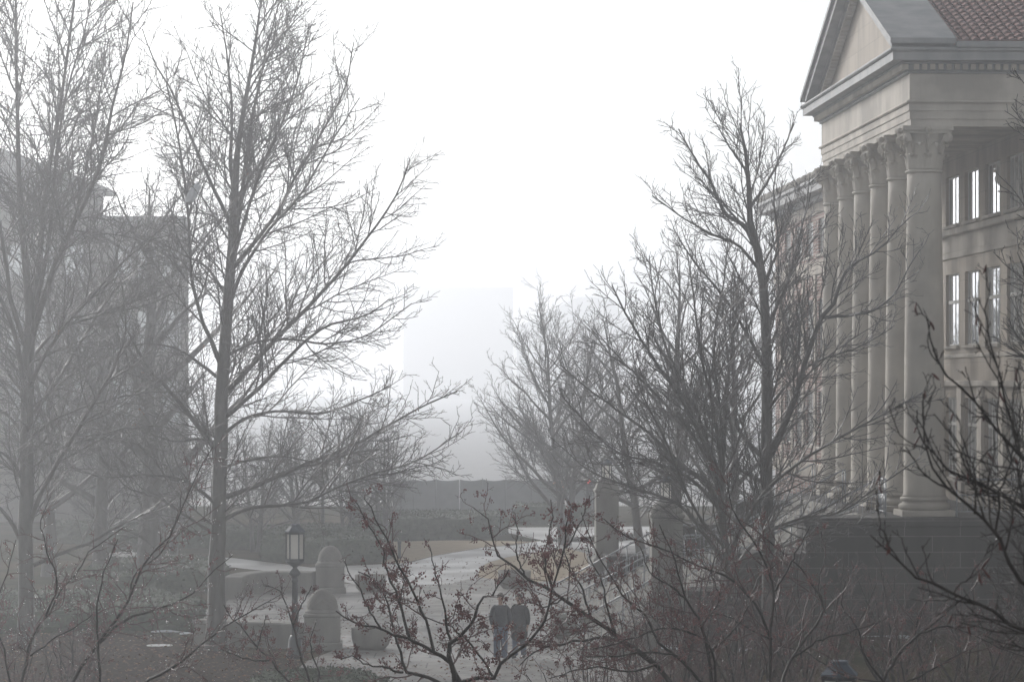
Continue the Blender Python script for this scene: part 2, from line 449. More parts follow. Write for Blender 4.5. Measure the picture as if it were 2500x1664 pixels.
for i, a in enumerate([(310, 1536, .7, .5, 0), (405, 1541, .9, .5, 0), (455, 1546, .5, .4, 0), (1000, 1262, 1.0, .8, 0), (1065, 1263, .7, .7, 0), (1155, 1262, 1.1, .8, 0),
                       (975, 1302, .4, .4, 0), (1007, 1302, .5, .5, 0), (1083, 1300, .3, .3, 0), (1168, 1302, .5, .4, 0), (1228, 1301, .9, .5, 0), (690, 1398, 1.3, .5, 0),
                       (2030, 1562, 1.6, 1.2, .70), (2160, 1556, 1.8, 1.4, .74), (2200, 1560, 1.0, .9, .74), (1640, 1578, .5, .8, .33), (2190, 1612, 1.2, .7, .62), (2005, 1618, 1.0, .6, .55), (1825, 1585, .7, .8, .5)]):
    snow_patch(*a[:5], seed=i)

def leaf_litter():
    rng = np.random.default_rng(17)
    N_ = 9000
    px = rng.uniform(-60, 900, N_); py = rng.uniform(1500, 1720, N_)
    k = rng.random(N_) < .35
    px[k] = rng.uniform(900, 1560, k.sum()); py[k] = rng.uniform(1360, 1700, k.sum())
    y = CH * F / (py - HY)
    pos = np.stack([(px - 1250) * y / F, y, np.full(N_, .03)], 1)
    a = rng.uniform(0, 2 * math.pi, N_)
    d1 = np.stack([np.cos(a), np.sin(a), rng.normal(0, .25, N_)], 1); d2 = np.stack([-np.sin(a), np.cos(a), rng.normal(0, .35, N_)], 1)
    sz = rng.uniform(.025, .065, (N_, 1))
    V = np.stack([pos - d1 * sz, pos + d2 * sz * .5, pos + d1 * sz, pos - d2 * sz * .5], 1).reshape(-1, 3)
    o = mesh_np('leaf_litter', V, np.arange(N_ * 4).reshape(-1, 4), M['dryleaf'], None, False)
    tag(o, kind='stuff')
leaf_litter()

# ================================================================ PORTICO BUILDING (right)
# local axes: x into the building, y along the front away from the camera, z up
TH = math.atan(332 / 7560)
BO = (11.18, 84.0, 0.0)
bld = empty('stone_building', BO, TH)
tag(bld, 'limestone building with six tall columns, pediment, red tile roof and brick far wing', 'building')
ZB, ZT = 3.86, 14.37            # stylobate and underside of architrave
BAY, NC = 3.11, 6
LEN = BAY * (NC - 1)

def to_local(X, Y):
    dx, dy = X - BO[0], Y - BO[1]
    c, s = math.cos(TH), math.sin(TH)
    return (dx * c + dy * s, -dx * s + dy * c)

# podium
mb = MB()
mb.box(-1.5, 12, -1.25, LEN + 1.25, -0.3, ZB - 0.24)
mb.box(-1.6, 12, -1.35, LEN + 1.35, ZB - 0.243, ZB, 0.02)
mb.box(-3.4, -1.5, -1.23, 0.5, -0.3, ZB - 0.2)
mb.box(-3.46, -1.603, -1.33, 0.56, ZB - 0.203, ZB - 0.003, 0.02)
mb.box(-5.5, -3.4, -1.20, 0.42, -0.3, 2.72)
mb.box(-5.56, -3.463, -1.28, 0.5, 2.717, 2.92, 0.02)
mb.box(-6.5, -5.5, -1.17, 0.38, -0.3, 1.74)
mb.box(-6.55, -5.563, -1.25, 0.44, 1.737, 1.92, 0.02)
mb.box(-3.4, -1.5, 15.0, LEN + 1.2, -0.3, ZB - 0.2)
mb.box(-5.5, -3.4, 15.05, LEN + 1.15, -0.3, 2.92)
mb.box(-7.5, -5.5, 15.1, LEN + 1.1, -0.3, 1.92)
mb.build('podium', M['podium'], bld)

# stairs
mb = MB()
n1, n2 = 12, 12
rise = ZB / (n1 + n2)
x = -9.3
tread1 = 0.30
for i in range(n1):
    mb.box(x, x + tread1 if i < n1 - 1 else x + tread1 + 1.0, 0.55, 14.95, -0.3 + 0.001 * i, rise * (i + 1)); x += tread1
x += 1.0
for i in range(n2):
    mb.box(x, x + 0.31 if i < n2 - 1 else -1.605, 0.58, 14.92, -0.3 + 0.001 * i, rise * (n1 + i + 1) - (0.004 if i == n2 - 1 else 0)); x += 0.31
mb.build('staircase', M['concrete'], bld)
STAIR = [(-9.3, 0), (-9.3 + n1 * tread1, rise * n1), (-8.3 + n1 * tread1, rise * n1), (-8.3 + n1 * tread1 + n2 * .31, ZB), (-0.9, ZB)]

# columns
def shaft_mesh():
    H0, H1 = ZB + 0.52, 13.22
    mb = MB(); prof = []
    for k in range(15):
        t = k / 14
        r = 0.555 - 0.10 * (t ** 1.7)
        prof.append((r, H0 + (H1 - H0) * t))
    prof[0] = (0.60, H0); prof.insert(1, (0.56, H0 + 0.08))
    mb.lathe(prof, 40)
    mb.lathe([(0.46, H1 - 0.10), (0.50, H1 - 0.08), (0.515, H1 - 0.05), (0.50, H1 - 0.02), (0.46, H1)], 40)
    return mb
def base_mesh():
    mb = MB()
    mb.box(-0.72, 0.72, -0.72, 0.72, ZB - 0.002, ZB + 0.16, 0.015)
    prof = []
    def torus(r, zc, h):
        for k in range(7):
            a = -math.pi / 2 + math.pi * k / 6
            prof.append((r - h + h * math.cos(a), zc + h * math.sin(a)))
    torus(0.70, ZB + 0.25, 0.09)
    prof.append((0.61, ZB + 0.35)); prof.append((0.585, ZB + 0.38)); prof.append((0.60, ZB + 0.41))
    torus(0.655, ZB + 0.46, 0.05)
    prof.append((0.58, ZB + 0.53))
    mb.lathe(prof, 40)
    return mb
def capital_mesh():
    z0, z1 = 13.22, ZT
    mb = MB()
    mb.lathe([(0.44, z0), (0.45, z0 + 0.5), (0.48, z0 + 0.75), (0.56, z0 + 0.93), (0.60, z0 + 0.97)], 32)
    # concave abacus
    for (za, zb_, k) in ((z1 - 0.19, z1 - 0.11, 0.93), (z1 - 0.112, z1, 1.0)):
        poly = []
        for q in range(4):
            a0 = math.pi / 4 + q * math.pi / 2
            c0 = Vector((math.cos(a0), math.sin(a0))) * 0.98 * k
            a1 = a0 + math.pi / 2
            c1 = Vector((math.cos(a1), math.sin(a1))) * 0.98 * k
            nrm = Vector((math.cos(a0 + math.pi / 4), math.sin(a0 + math.pi / 4)))
            tang = (c1 - c0).normalized()
            poly.append(c0 + tang * 0.06)
            for t in (0.15, 0.32, 0.5, 0.68, 0.85):
                p = c0.lerp(c1, t) - nrm * (0.13 * math.sin(math.pi * t))
                poly.append(p)
            poly.append(c1 - tang * 0.06)
        mb.prism([(p.x, p.y) for p in poly], za, zb_)
    # acanthus leaves, two rows
    for row, (h, rr, off) in enumerate(((0.42, 0.455, 0), (0.72, 0.46, math.pi / 8))):
        for q in range(8):
            a = off + q * math.pi / 4
            ca, sa = math.cos(a), math.sin(a)
            prof = [(0.0, 0.0), (0.025, h * .35), (0.04, h * .65), (0.09, h * .88), (0.16, h * .97), (0.19, h * .90), (0.165, h * .82)]
            wid = [0.15, 0.17, 0.155, 0.13, 0.10, 0.06, 0.02]
            vs = []
            for (o_, z_), w_ in zip(prof, wid):
                for s_, bo in ((-1, -0.03), (-0.5, 0.012), (0, 0.03), (0.5, 0.012), (1, -0.03)):
                    r_ = rr + o_ + bo; t_ = s_ * w_
                    vs.append((r_ * ca - t_ * sa, r_ * sa + t_ * ca, z0 + 0.01 + z_))
            fs = []
            for k in range(6):
                for j in range(4):
                    i0 = k * 5 + j
                    fs.append((i0, i0 + 1, i0 + 6, i0 + 5))
            mb.add(vs, fs, True)
    # volutes under the corners, helices at the middles
    for q in range(8):
        a = math.pi / 4 * q + math.pi / 4
        big = q % 2 == 0
        rc, zc, ro = (0.78, z1 - 0.33, 0.125) if big else (0.60, z1 - 0.30, 0.075)
        d = Vector((math.cos(a), math.sin(a), 0))
        sp = []
        for k in range(22):
            t = k / 21
            ang = math.pi * 1.0 - t * math.pi * 3.2
            r_ = ro * (1 - 0.75 * t)
            sp.append(d * (rc + r_ * math.cos(ang)) + Vector((0, 0, zc + r_ * math.sin(ang))))
        stem = [d * 0.50 + Vector((0, 0, z0 + 0.45)), d * 0.54 + Vector((0, 0, z0 + 0.62))]
        mb.tube(stem + sp, [0.035] * 2 + [0.05 if big else 0.032] * 22, 6)
        if big:
            n_ = Vector((-d.y, d.x, 0)); c_ = d * rc + Vector((0, 0, zc))
            mb.tube([c_ - n_ * 0.075, c_ + n_ * 0.075], ro * .8, 14)
    # fleuron
    for q in range(4):
        a = q * math.pi / 2
        mb.lathe([(0.0, -0.09), (0.07, -0.05), (0.09, 0), (0.07, 0.05), (0.0, 0.09)], 8, (0.66 * math.cos(a), 0.66 * math.sin(a), z1 - 0.09))
    return mb
sh, ba, ca_ = None, None, None
for i in range(NC):
    if sh is None:
        sh = shaft_mesh().build('column', M['stone'], bld)
        ba = base_mesh().build('column_base', M['stone'], sh)
        ca_ = capital_mesh().build('capital', M['stone'], sh)
    else:
        c = copy_tree(sh, bld); c.location = (0, BAY * i, 0)

# entablature: stacked bands on a rectangle
E0, E1 = -0.44, LEN + 0.44
def band(mb, o, z0, z1, xr=9.0, bev=0.0):
    mb.box(E0 - o, xr, E0 - o, E1 + o, z0 - 0.003, z1, bev)
ent = MB()
band(ent, 0.00, ZT, ZT + 0.20); band(ent, 0.03, ZT + 0.20, ZT + 0.42); band(ent, 0.06, ZT + 0.42, ZT + 0.62); band(ent, 0.13, ZT + 0.62, ZT + 0.70, bev=0.03)
ent.build('architrave', M['stone'], bld)
fz = MB(); band(fz, 0.04, ZT + 0.70, ZT + 1.42); fz.build('frieze', M['stone'], bld)
cn = MB()
band(cn, 0.11, ZT + 1.42, ZT + 1.50, bev=0.03); band(cn, 0.16, ZT + 1.50, ZT + 1.66)
band(cn, 0.30, ZT + 1.66, ZT + 1.73, bev=0.02); band(cn, 0.58, ZT + 1.73, ZT + 1.96); band(cn, 0.66, ZT + 1.96, ZT + 2.07, bev=0.04)
cn.build('cornice', M['lead'], bld)
dn = MB()
y = E0 - 0.22
while y < E1 + 0.22:
    dn.box(E0 - 0.27, E0 - 0.10, y, y + 0.13, ZT + 1.51, ZT + 1.662); y += 0.22
dn.build('dentil_band', M['stone'], bld)
dn = MB()
x = E0 + 0.05
while x < 8.5:
    dn.box(x, x + 0.13, E0 - 0.27, E0 - 0.10, ZT + 1.51, ZT + 1.662); x += 0.22
dn.build('dentil_band', M['stone'], bld)
# pediment
PZ = ZT + 2.07
PT = math.tan(R(19.5))
ymid = LEN / 2
hw = ymid - (E0 - 0.66)
ped = MB()
tz = PT * (hw - 0.9)
ped.hull([(E0 + 0.02, ymid - hw + 0.9, PZ - 0.004), (E0 + 0.02, ymid + hw - 0.9, PZ - 0.004), (E0 + 0.02, ymid, PZ + tz)],
         [(E0 + 1.2, ymid - hw + 0.9, PZ - 0.004), (E0 + 1.2, ymid + hw - 0.9, PZ - 0.004), (E0 + 1.2, ymid, PZ + tz)])
ped.build('tympanum', M['ashlar'], bld)
rk = MB(); rkd = MB()
def rake(mbx, x0, x1, lo, hi, start=0.0):
    # sloped course from eave to apex, thickness measured up from the bed line
    for s_ in (-1, 1):
        ye = ymid + s_ * hw
        a = [(x0, ye - s_ * start, PZ + lo + PT * start), (x1, ye - s_ * start, PZ + lo + PT * start), (x1, ye - s_ * start, PZ + hi + PT * start), (x0, ye - s_ * start, PZ + hi + PT * start)]
        bb = [(x0, ymid, PZ + lo + PT * hw), (x1, ymid, PZ + lo + PT * hw), (x1, ymid, PZ + hi + PT * hw), (x0, ymid, PZ + hi + PT * hw)]
        mbx.hull(a, bb)
rake(rk, E0 - 0.15, E0 + 1.15, -0.34, -0.22, 1.0)
rake(rk, E0 - 0.28, E0 + 1.15, -0.222, -0.14, 0.7)
rake(rk, E0 - 0.56, E0 + 1.15, -0.142, 0.10, 0.45)
rake(rk, E0 - 0.66, E0 + 1.12, 0.098, 0.24, 0.02)
rk.build('raking_cornice', M['lead'], bld)
for s_ in (-1, 1):
    rkd = MB()
    k = 1.3
    while k < hw - 0.3:
        ya = ymid + s_ * (hw - k); za = PZ + PT * k
        rkd.add([(E0 - 0.24, ya, za - 0.46), (E0 - 0.02, ya, za - 0.46), (E0 - 0.02, ya, za - 0.338), (E0 - 0.24, ya, za - 0.338),
                 (E0 - 0.24, ya - s_ * .13, za - 0.46 + PT * .13), (E0 - 0.02, ya - s_ * .13, za - 0.46 + PT * .13), (E0 - 0.02, ya - s_ * .13, za - 0.338 + PT * .13), (E0 - 0.24, ya - s_ * .13, za - 0.338 + PT * .13)],
                [(0, 1, 2, 3), (7, 6, 5, 4), (0, 4, 5, 1), (1, 5, 6, 2), (2, 6, 7, 3), (3, 7, 4, 0)])
        k += 0.24
    rkd.build('raking_dentils', M['stone'], bld)

def tile_roof(x0, x1, ye, s_, z0, run, pt, per=0.25, row=0.42):
    """Rows of barrel tiles on a slope that climbs from y=ye in direction s_."""
    nx = int((x1 - x0) / per * 8)
    xs = np.linspace(x0, x1, nx)
    V = []; Q = []
    nr = int(run / math.cos(math.atan(pt)) / row)
    for r_ in range(nr):
        t0 = r_ * row * math.cos(math.atan(pt)); t1 = t0 + row * math.cos(math.atan(pt)) * 1.08
        ph = (xs - x0) / per * 2 * math.pi
        wv = 0.085 * np.abs(np.sin(ph / 2)) ** 0.8
        b0 = len(V) * 0 + sum(len(v) for v in V)
        jit = np.random.default_rng(r_).normal(0, 0.004, nx)
        V.append(np.stack([xs, np.full(nx, ye + s_ * t0), z0 + pt * t0 + wv + 0.07 + jit], 1))
        V.append(np.stack([xs, np.full(nx, ye + s_ * t1), z0 + pt * t1 + wv * 0.8 + 0.0], 1))
        V.append(np.stack([xs, np.full(nx, ye + s_ * (t0 + 0.002)), z0 + pt * t0 + wv * 0.5 - 0.02], 1))
        i = np.arange(nx - 1)
        Q.append(np.stack([b0 + i, b0 + i + 1, b0 + nx + i + 1, b0 + nx + i], 1))
    # the boarding under the tiles, seen only in the hollow tile ends
    b0 = sum(len(v) for v in V); top = nr * row * math.cos(math.atan(pt))
    V.append(np.array([[x0, ye, z0 - .06], [x1, ye, z0 - .06], [x1, ye + s_ * top, z0 - .06 + pt * top], [x0, ye + s_ * top, z0 - .06 + pt * top]]))
    Q.append(np.array([[b0, b0 + 1, b0 + 2, b0 + 3]]))
    return np.concatenate(V), np.concatenate(Q)
rv, rq = join_np([tile_roof(E0 + 1.12, 9.0, ymid - hw + 0.38, 1, PZ + PT * 0.38 + 0.02, hw - 0.4, PT), tile_roof(E0 + 1.12, 9.0, ymid + hw - 0.38, -1, PZ + PT * 0.38 + 0.02, hw - 0.4, PT)])
roof = mesh_np('roof', rv, rq, M['tile'], bld)
gt = MB()
gt.hull([(E0 + 1.13, E0 - 0.70, PZ + 0.0), (9.0, E0 - 0.70, PZ), (9.0, E0 - 0.70, PZ + 0.16), (E0 + 1.13, E0 - 0.70, PZ + 0.16)],
        [(E0 + 1.13, E0 - 0.30, PZ), (9.0, E0 - 0.30, PZ), (9.0, E0 - 0.30, PZ + 0.10), (E0 + 1.13, E0 - 0.30, PZ + 0.10)])
gt.build('gutter', M['lead'], roof)

# walls with window openings on a plane x = XW facing -x
def wall_plane(xw, y0, y1, z0, z1, holes, depth, name, mat):
    ys = sorted({y0, y1, *[h[0] for h in holes], *[h[1] for h in holes]})
    zs = sorted({z0, z1, *[h[2] for h in holes], *[h[3] for h in holes]})
    mb = MB()
    for a, b_ in zip(ys, ys[1:]):
        for c, d in zip(zs, zs[1:]):
            my, mz = (a + b_) / 2, (c + d) / 2
            if any(h[0] < my < h[1] and h[2] < mz < h[3] for h in holes): continue
            mb.add([(xw, a, c), (xw, a, d), (xw, b_, d), (xw, b_, c)], [(0, 1, 2, 3)])
    for a, b_, c, d in holes:
        x1 = xw + depth
        mb.add([(xw, a, c), (xw, b_, c), (x1, b_, c), (x1, a, c)], [(0, 1, 2, 3)])
        mb.add([(xw, a, d), (xw, b_, d), (x1, b_, d), (x1, a, d)], [(3, 2, 1, 0)])
        mb.add([(xw, a, c), (xw, a, d), (x1, a, d), (x1, a, c)], [(3, 2, 1, 0)])
        mb.add([(xw, b_, c), (xw, b_, d), (x1, b_, d), (x1, b_, c)], [(0, 1, 2, 3)])
        mb.add([(x1 + .3, a - .3, c - .3), (x1 + .3, a - .3, d + .3), (x1 + .3, b_ + .3, d + .3), (x1 + .3, b_ + .3, c - .3)], [(0, 1, 2, 3)])
    return mb.build(name, mat, bld)
def window(xw, a, b_, c, d, depth, transom=None):
    x1 = xw + depth - 0.06
    fr = MB(); w = 0.055
    fr.box(x1, x1 + .08, a, a + w, c, d); fr.box(x1, x1 + .08, b_ - w, b_, c, d)
    fr.box(x1 + .002, x1 + .078, a + w, b_ - w, c, c + w); fr.box(x1 + .002, x1 + .078, a + w, b_ - w, d - w, d)
    mid = (a + b_) / 2
    for q in (1, 2, 3):
        ym = a + (b_ - a) * q / 4
        fr.box(x1 + .004, x1 + .076, ym - .03, ym + .03, c + w, d - w)
    if transom:
        fr.box(x1 - .02, x1 + .074, a + w, b_ - w, transom - .05, transom + .05)
    f = fr.build('window', M['paint'], bld)
    g = MB(); g.add([(x1 + .018, a + .02, c + .02), (x1 + .018, a + .02, d - .02), (x1 + .018, b_ - .02, d - .02), (x1 + .018, b_ - .02, c + .02)], [(0, 1, 2, 3)])
    g.build('pane', M['glass'], f)
    si = MB(); si.box(xw - .10, xw + depth - .06, a - .08, b_ + .08, c - .10, c - .002, .015)
    si.build('sill', M['stone'], f)
XW, DP = 2.81, 0.15
holes = []; wins = []
for i in range(NC - 1):
    yc = BAY * (i + .5)
    for (c, d, t) in ((4.55, 7.0, 6.2), (8.58, 10.78, 9.92), (12.28, 13.78, None)):
        holes.append((yc - 1.08, yc + 1.08, c, d)); wins.append((yc - 1.08, yc + 1.08, c, d, t))
wall_plane(XW, -3.0, LEN + 0.8, ZB - .1, ZT + 0.05, holes, DP, 'porch_wall', M['ashlar'])
for h in wins: window(XW, *h[:4], DP, h[4])
bt = MB()
bt.box(XW - .22, XW + .1, -3, LEN + .8, 11.93, 12.12, .03); bt.box(XW - .06, XW + .1, -3, LEN + .8, 11.24, 11.42, .02); bt.box(XW - .05, XW + .1, -3, LEN + .8, 11.42, 11.927)
bt.box(XW - .18, XW + .1, -3, LEN + .8, 7.34, 7.52, .03); bt.box(XW - .05, XW + .1, -3, LEN + .8, 8.2, 8.32, .02)
for i in range(NC):
    bt.box(XW - .10, XW + .1, BAY * i - .36, BAY * i + .36, ZB, 7.33)
bt.build('string_course', M['stone'], bld)
# far brick wing
WY0, WY1 = LEN + 0.8, 53.0
holes = []; wins = []
yc = WY0 + 2.0
k = 0
while yc < WY1 - 1.2:
    for (c, d, t) in ((4.9, 7.1, 6.3), (8.4, 10.8, 9.9), (12.55, 13.98, None)):
        holes.append((yc - .95, yc + .95, c, d)); wins.append((yc - .95, yc + .95, c, d, t))
    yc += 3.4; k += 1
wall_plane(XW, WY0, WY1, -0.2, 14.6, holes, .15, 'brick_wall', M['brick'])
for h in wins: window(XW, *h[:4], .15, h[4])
wt = MB()
wt.box(XW - .08, XW + .1, WY0, WY1 + .08, 11.75, 12.3, .03); wt.box(XW - .12, XW + .1, WY0, WY1 + .1, 3.6, 4.2, .03)
wt.box(XW - .05, XW + .1, WY0, WY1 + .05, 14.2, 14.62)
yc = WY0 + 0.3
while yc < WY1:
    wt.box(XW - .07, XW + .1, yc - .3, yc + .3, 4.197, 11.752); yc += 3.4
wt.build('stone_trim', M['ashlar'], bld)
we = MB()
we.box(XW - .25, XW + 8, WY0, WY1 + .25, 14.617, 14.85, .04); we.box(XW - .75, XW + 8, WY0, WY1 + .75, 14.847, 15.15); we.box(XW - .85, XW + 8, WY0, WY1 + .85, 15.147, 15.32, .04)
we.build('eave_cornice', M['lead'], bld)
yc = WY0 + 1
while yc < WY1 + .6:
    a = MB(); a.lathe([(0.20, 15.31), (0.23, 15.42), (0.19, 15.56), (0.10, 15.66), (0.0, 15.70)], 10, (XW - .62, yc, 0))
    a.build('antefix', M['stone'], bld); yc += 1.55
wv_, wq_ = tile_roof(0, WY1 - WY0 + .6, 0, 1, 15.3, 7.5, 0.36)
wv_ = np.stack([XW - .6 + wv_[:, 1], WY0 + wv_[:, 0], wv_[:, 2]], 1)
mesh_np('wing_roof', wv_, wq_, M['tile'], bld)
bx = MB(); bx.box(XW + .62, 14, -2.9, WY1 - .03, -.2, 14.6); bx.build('inner_wall', M['brick'], bld)
# end wall of the wing
ew = MB(); ew.box(XW + .02, XW + .66, WY1 - .025, WY1, -.2, 14.6); ew.build('end_wall', M['brick'], bld)
# porch ceiling
pc = MB(); pc.box(E0 + .5, XW + .2, E0 + .5, E1 - .5, ZT + 0.25, ZT + 0.30); pc.build('porch_ceiling', M['stone'], bld)

# ================================================================ HANDRAILS ON THE STAIRS
def railing(ylocal, label, pts, close=None):
    r0 = empty('handrail', BO, TH)
    tag(r0, label, 'handrail', 'steel handrails of the building steps')
    P = [Vector((p[0], ylocal, p[1])) for p in pts] if ylocal is not None else [Vector(p) for p in pts]
    tr = MB(); tr.tube([p + Vector((0, 0, 1.0)) for p in P], 0.028, 8); tr.build('top_rail', M['steel'], r0)
    pn = MB()
    pn.tube([p + Vector((0, 0, .58)) for p in P], .018, 6); pn.tube([p + Vector((0, 0, .14)) for p in P], .018, 6)
    for a, b_ in zip(P, P[1:]):
        L_ = (b_ - a).length; n = max(1, int(L_ / .14))
        for k in range(n):
            q = a.lerp(b_, k / n)
            pn.tube([q + Vector((0, 0, .14)), q + Vector((0, 0, .58))], .010, 5)
    pn.build('rail_panel', M['steel'], r0)
    for a, b_ in zip(P, P[1:]):
        L_ = (b_ - a).length; n = max(1, round(L_ / 1.5))
        for k in range(n + (1 if b_ is P[-1] else 0)):
            q = a.lerp(b_, k / n)
            ps = MB(); ps.tube([q - Vector((0, 0, .05)), q + Vector((0, 0, .985))], .024, 8); ps.build('post', M['steel'], r0)
    return r0
railing(14.6, 'steel handrail along the far side of the steps, by the far lamp pier', STAIR)
railing(8.2, 'steel handrail up the middle of the building steps', STAIR)
railing(1.2, 'steel handrail along the near side of the steps, below the nearest column', STAIR)
railing(None, 'level steel guard rail on the porch edge, left of the nearest column base', [(-1.2, -0.9, ZB), (-1.2, 0.2, ZB)])
railing(None, 'level steel guard rail on the porch edge, right of the nearest column base', [(0.75, -0.75, ZB), (4.2, -0.75, ZB)])

# ================================================================ LAMPS
def lantern_parts(parent, z, s=1.0, n=6, body='frame'):
    """Lantern of width ~0.52*s and height ~1.1*s standing on height z."""
    fr = MB(); rr = 0.27 * s
    fr.lathe([(rr * .95, z), (rr * 1.02, z + .03 * s), (rr * 1.02, z + .06 * s), (rr * .9, z + .075 * s)], n, smooth=False)
    for i in range(n):
        a = 2 * math.pi * i / n
        fr.tube([(rr * .95 * math.cos(a), rr * .95 * math.sin(a), z + .05 * s), (rr * .95 * math.cos(a), rr * .95 * math.sin(a), z + .80 * s)], .024 * s, 5, False)
    fr.lathe([(rr * .9, z + .775 * s), (rr * 1.05, z + .79 * s), (rr * 1.08, z + .84 * s), (rr * .95, z + .86 * s)], n, smooth=False)
    f = fr.build(body, M['iron'], parent)
    gl = MB(); gl.lathe([(rr * .86, z + .07 * s), (rr * .86, z + .785 * s)], n, smooth=False); gl.build('glass', M['lglass'], f)
    rf = MB(); rf.lathe([(rr * 1.12, z + .85 * s), (rr * 1.10, z + .875 * s), (rr * .60, z + 1.0 * s), (rr * .55, z + 1.01 * s), (rr * .55, z + 1.06 * s), (rr * .5, z + 1.07 * s)], n, smooth=False)
    rf.build('lantern_roof', M['copper'], f)
    return f
def lamp_post(label, loc, rz=0.0):
    lp = empty('street_lamp', loc, rz)
    tag(lp, label, 'street lamp', 'iron lantern lamp posts')
    pb = MB(); pb.lathe([(.24, -.05), (.24, .12), (.20, .16), (.17, .5), (.13, .58), (.12, .62)], 12); pb.build('lamp_base', M['iron'], lp)
    pl = MB(); pl.lathe([(.095, .61), (.09, 1.2), (.075, 2.05), (.095, 2.07), (.095, 2.12), (.08, 2.14), (.085, 2.20), (.16, 2.27), (.17, 2.30), (.06, 2.44), (.07, 2.47), (.20, 2.55), (.25, 2.60), (.25, 2.625)], 12)
    pl.build('pole', M['iron'], lp)
    lantern_parts(lp, 2.62, 0.94, 6, 'lantern')
    return lp
lamp_post('iron lantern lamp post standing in front of the nearer domed stone pier', (at(720, 1282, 84).x, 84, 0))
lamp_post('distant lamp post among the low trees behind the far domed pier', (at(788, 1282, 150).x, 150, -.0), .4)
lamp_post('dark lamp whose lantern top just shows at the bottom right among the shrubs', (at(2049, 1622, 43).x, 43, 0), .3)

def lamp_pier(label, p, h, w, dome):
    t = empty('lamp_pier', p, TH)
    tag(t, label, 'pier', 'stone lamp piers beside the steps')
    a = MB()
    a.box(-w * .62, w * .62, -w * .62, w * .62, -.2, h * .42, .04)
    a.box(-w * .5, w * .5, -w * .5, w * .5, h * .418, h - .32, .03)
    a.box(-w * .56, w * .56, -w * .56, w * .56, h - .323, h - .2, .03)
    a.build('pedestal', M['concrete'], t)
    c = MB()
    if dome:
        c.lathe([(w * .50, h - .205), (w * .50, h - .15), (w * .45, h - .02), (w * .33, h + .10), (w * .26, h + .14), (w * .25, h + .16)], 20)
    else:
        c.hull([(-w * .5, -w * .5, h - .204), (w * .5, -w * .5, h - .204), (w * .5, w * .5, h - .204), (-w * .5, w * .5, h - .204)],
               [(-.28, -.28, h + .10), (.28, -.28, h + .10), (.28, .28, h + .10), (-.28, .28, h + .10)])
    c.build('cap', M['concrete'], t)
    lantern_parts(t, h + (.15 if dome else .095), .62, 6, 'lantern')
p1 = at(1626, 1300, 84.6); lamp_pier('nearer stone lamp pier with rounded cap and lantern, left of the portico', (p1.x, p1.y, 0), 4.1, .84, True)
p2 = at(1481, 1300, 101); lamp_pier('farther square stone lamp pier with lantern, beyond the steps', (p2.x, p2.y, 0), 4.2, .74, False)

# ================================================================ PLAZA WALLS, DOMED PIERS, PLANTERS
def domed_pier(label, p, rz):
    t = empty('domed_pier', p, rz)
    tag(t, label, 'pier', 'domed stone piers at the plaza entrance')
    a = MB()
    a.box(-.56, .56, -.56, .56, -.1, .22, .03)
    a.box(-.50, .50, -.50, .50, .218, .92, .02)
    a.build('pedestal', M['concrete'], t)
    c = MB(); c.box(-.53, .53, -.53, .53, .917, 1.02, .03)
    c.lathe([(.50, 1.018), (.50, 1.05), (.47, 1.08), (.45, 1.12)], 32)
    c.build('cap', M['concrete'], t)
    nu, nv = 64, 26
    V = []
    for j in range(nv + 1):
        for i in range(nu):
            u = i / nu; v = j / nv
            ph = v * math.pi / 2
            d = abs(math.sin((u * 14 + v * 6) * math.pi)) * abs(math.sin((u * 14 - v * 6) * math.pi))
            r_ = .43 + .03 * (d - .4) * math.cos(ph)
            V.append((r_ * math.cos(ph) * math.cos(2 * math.pi * u), r_ * math.cos(ph) * math.sin(2 * math.pi * u), 1.115 + .56 * math.sin(ph) * r_ / .43))
    Q = [(j * nu + i, j * nu + (i + 1) % nu, (j + 1) * nu + (i + 1) % nu, (j + 1) * nu + i) for j in range(nv) for i in range(nu)]
    mesh_np('dome', V, Q, M['concrete'], t)
pn = gp(787, 1583); pf = gp(806, 1446)
domed_pier('nearer domed stone pier with a scaled cap, beside the lamp post', pn, 0.04)
domed_pier('farther domed stone pier at the end of the curved low wall', pf, 0.04)

def low_wall(label, pts, h, th, name='low_wall', cat='wall'):
    """Wall following points on the ground, coping on top."""
    t = empty(name, (pts[0][0], pts[0][1], 0))
    tag(t, label, cat)
    P = [Vector((p[0] - pts[0][0], p[1] - pts[0][1])) for p in pts]
    def strip(hw_, z0, z1, b):
        L_, R_ = [], []
        for i, p in enumerate(P):
            d = (P[min(i + 1, len(P) - 1)] - P[max(i - 1, 0)]).normalized()
            n = Vector((-d.y, d.x))
            L_.append(p + n * hw_); R_.append(p - n * hw_)
        m_ = MB(); k = len(P)
        vs = [(*p, z0) for p in L_] + [(*p, z0) for p in R_] + [(*p, z1 - b) for p in L_] + [(*p, z1 - b) for p in R_]
        tl = [l.lerp(r, b / (2 * hw_)) for l, r in zip(L_, R_)]; tr_ = [r.lerp(l, b / (2 * hw_)) for l, r in zip(L_, R_)]
        vs += [(*p, z1) for p in tl] + [(*p, z1) for p in tr_]
        fs = []
        for i in range(k - 1):
            for a, c in ((0, 2), (2, 4)):
                fs.append((a * k + i + 1, a * k + i, c * k + i, c * k + i + 1))
            for a, c in ((1, 3), (3, 5)):
                fs.append((a * k + i, a * k + i + 1, c * k + i + 1, c * k + i))
            fs.append((4 * k + i, 5 * k + i, 5 * k + i + 1, 4 * k + i + 1))
        for i in (0, k - 1):
            fs.append((i, k + i, 3 * k + i, 5 * k + i, 4 * k + i, 2 * k + i))
        m_.add(vs, fs)
        return m_
    strip(th / 2, -.1, h - .12, .001).build('wall_body', M['concrete'], t)
    strip(th / 2 + .05, h - .122, h, .04).build('coping', M['concrete'], t)
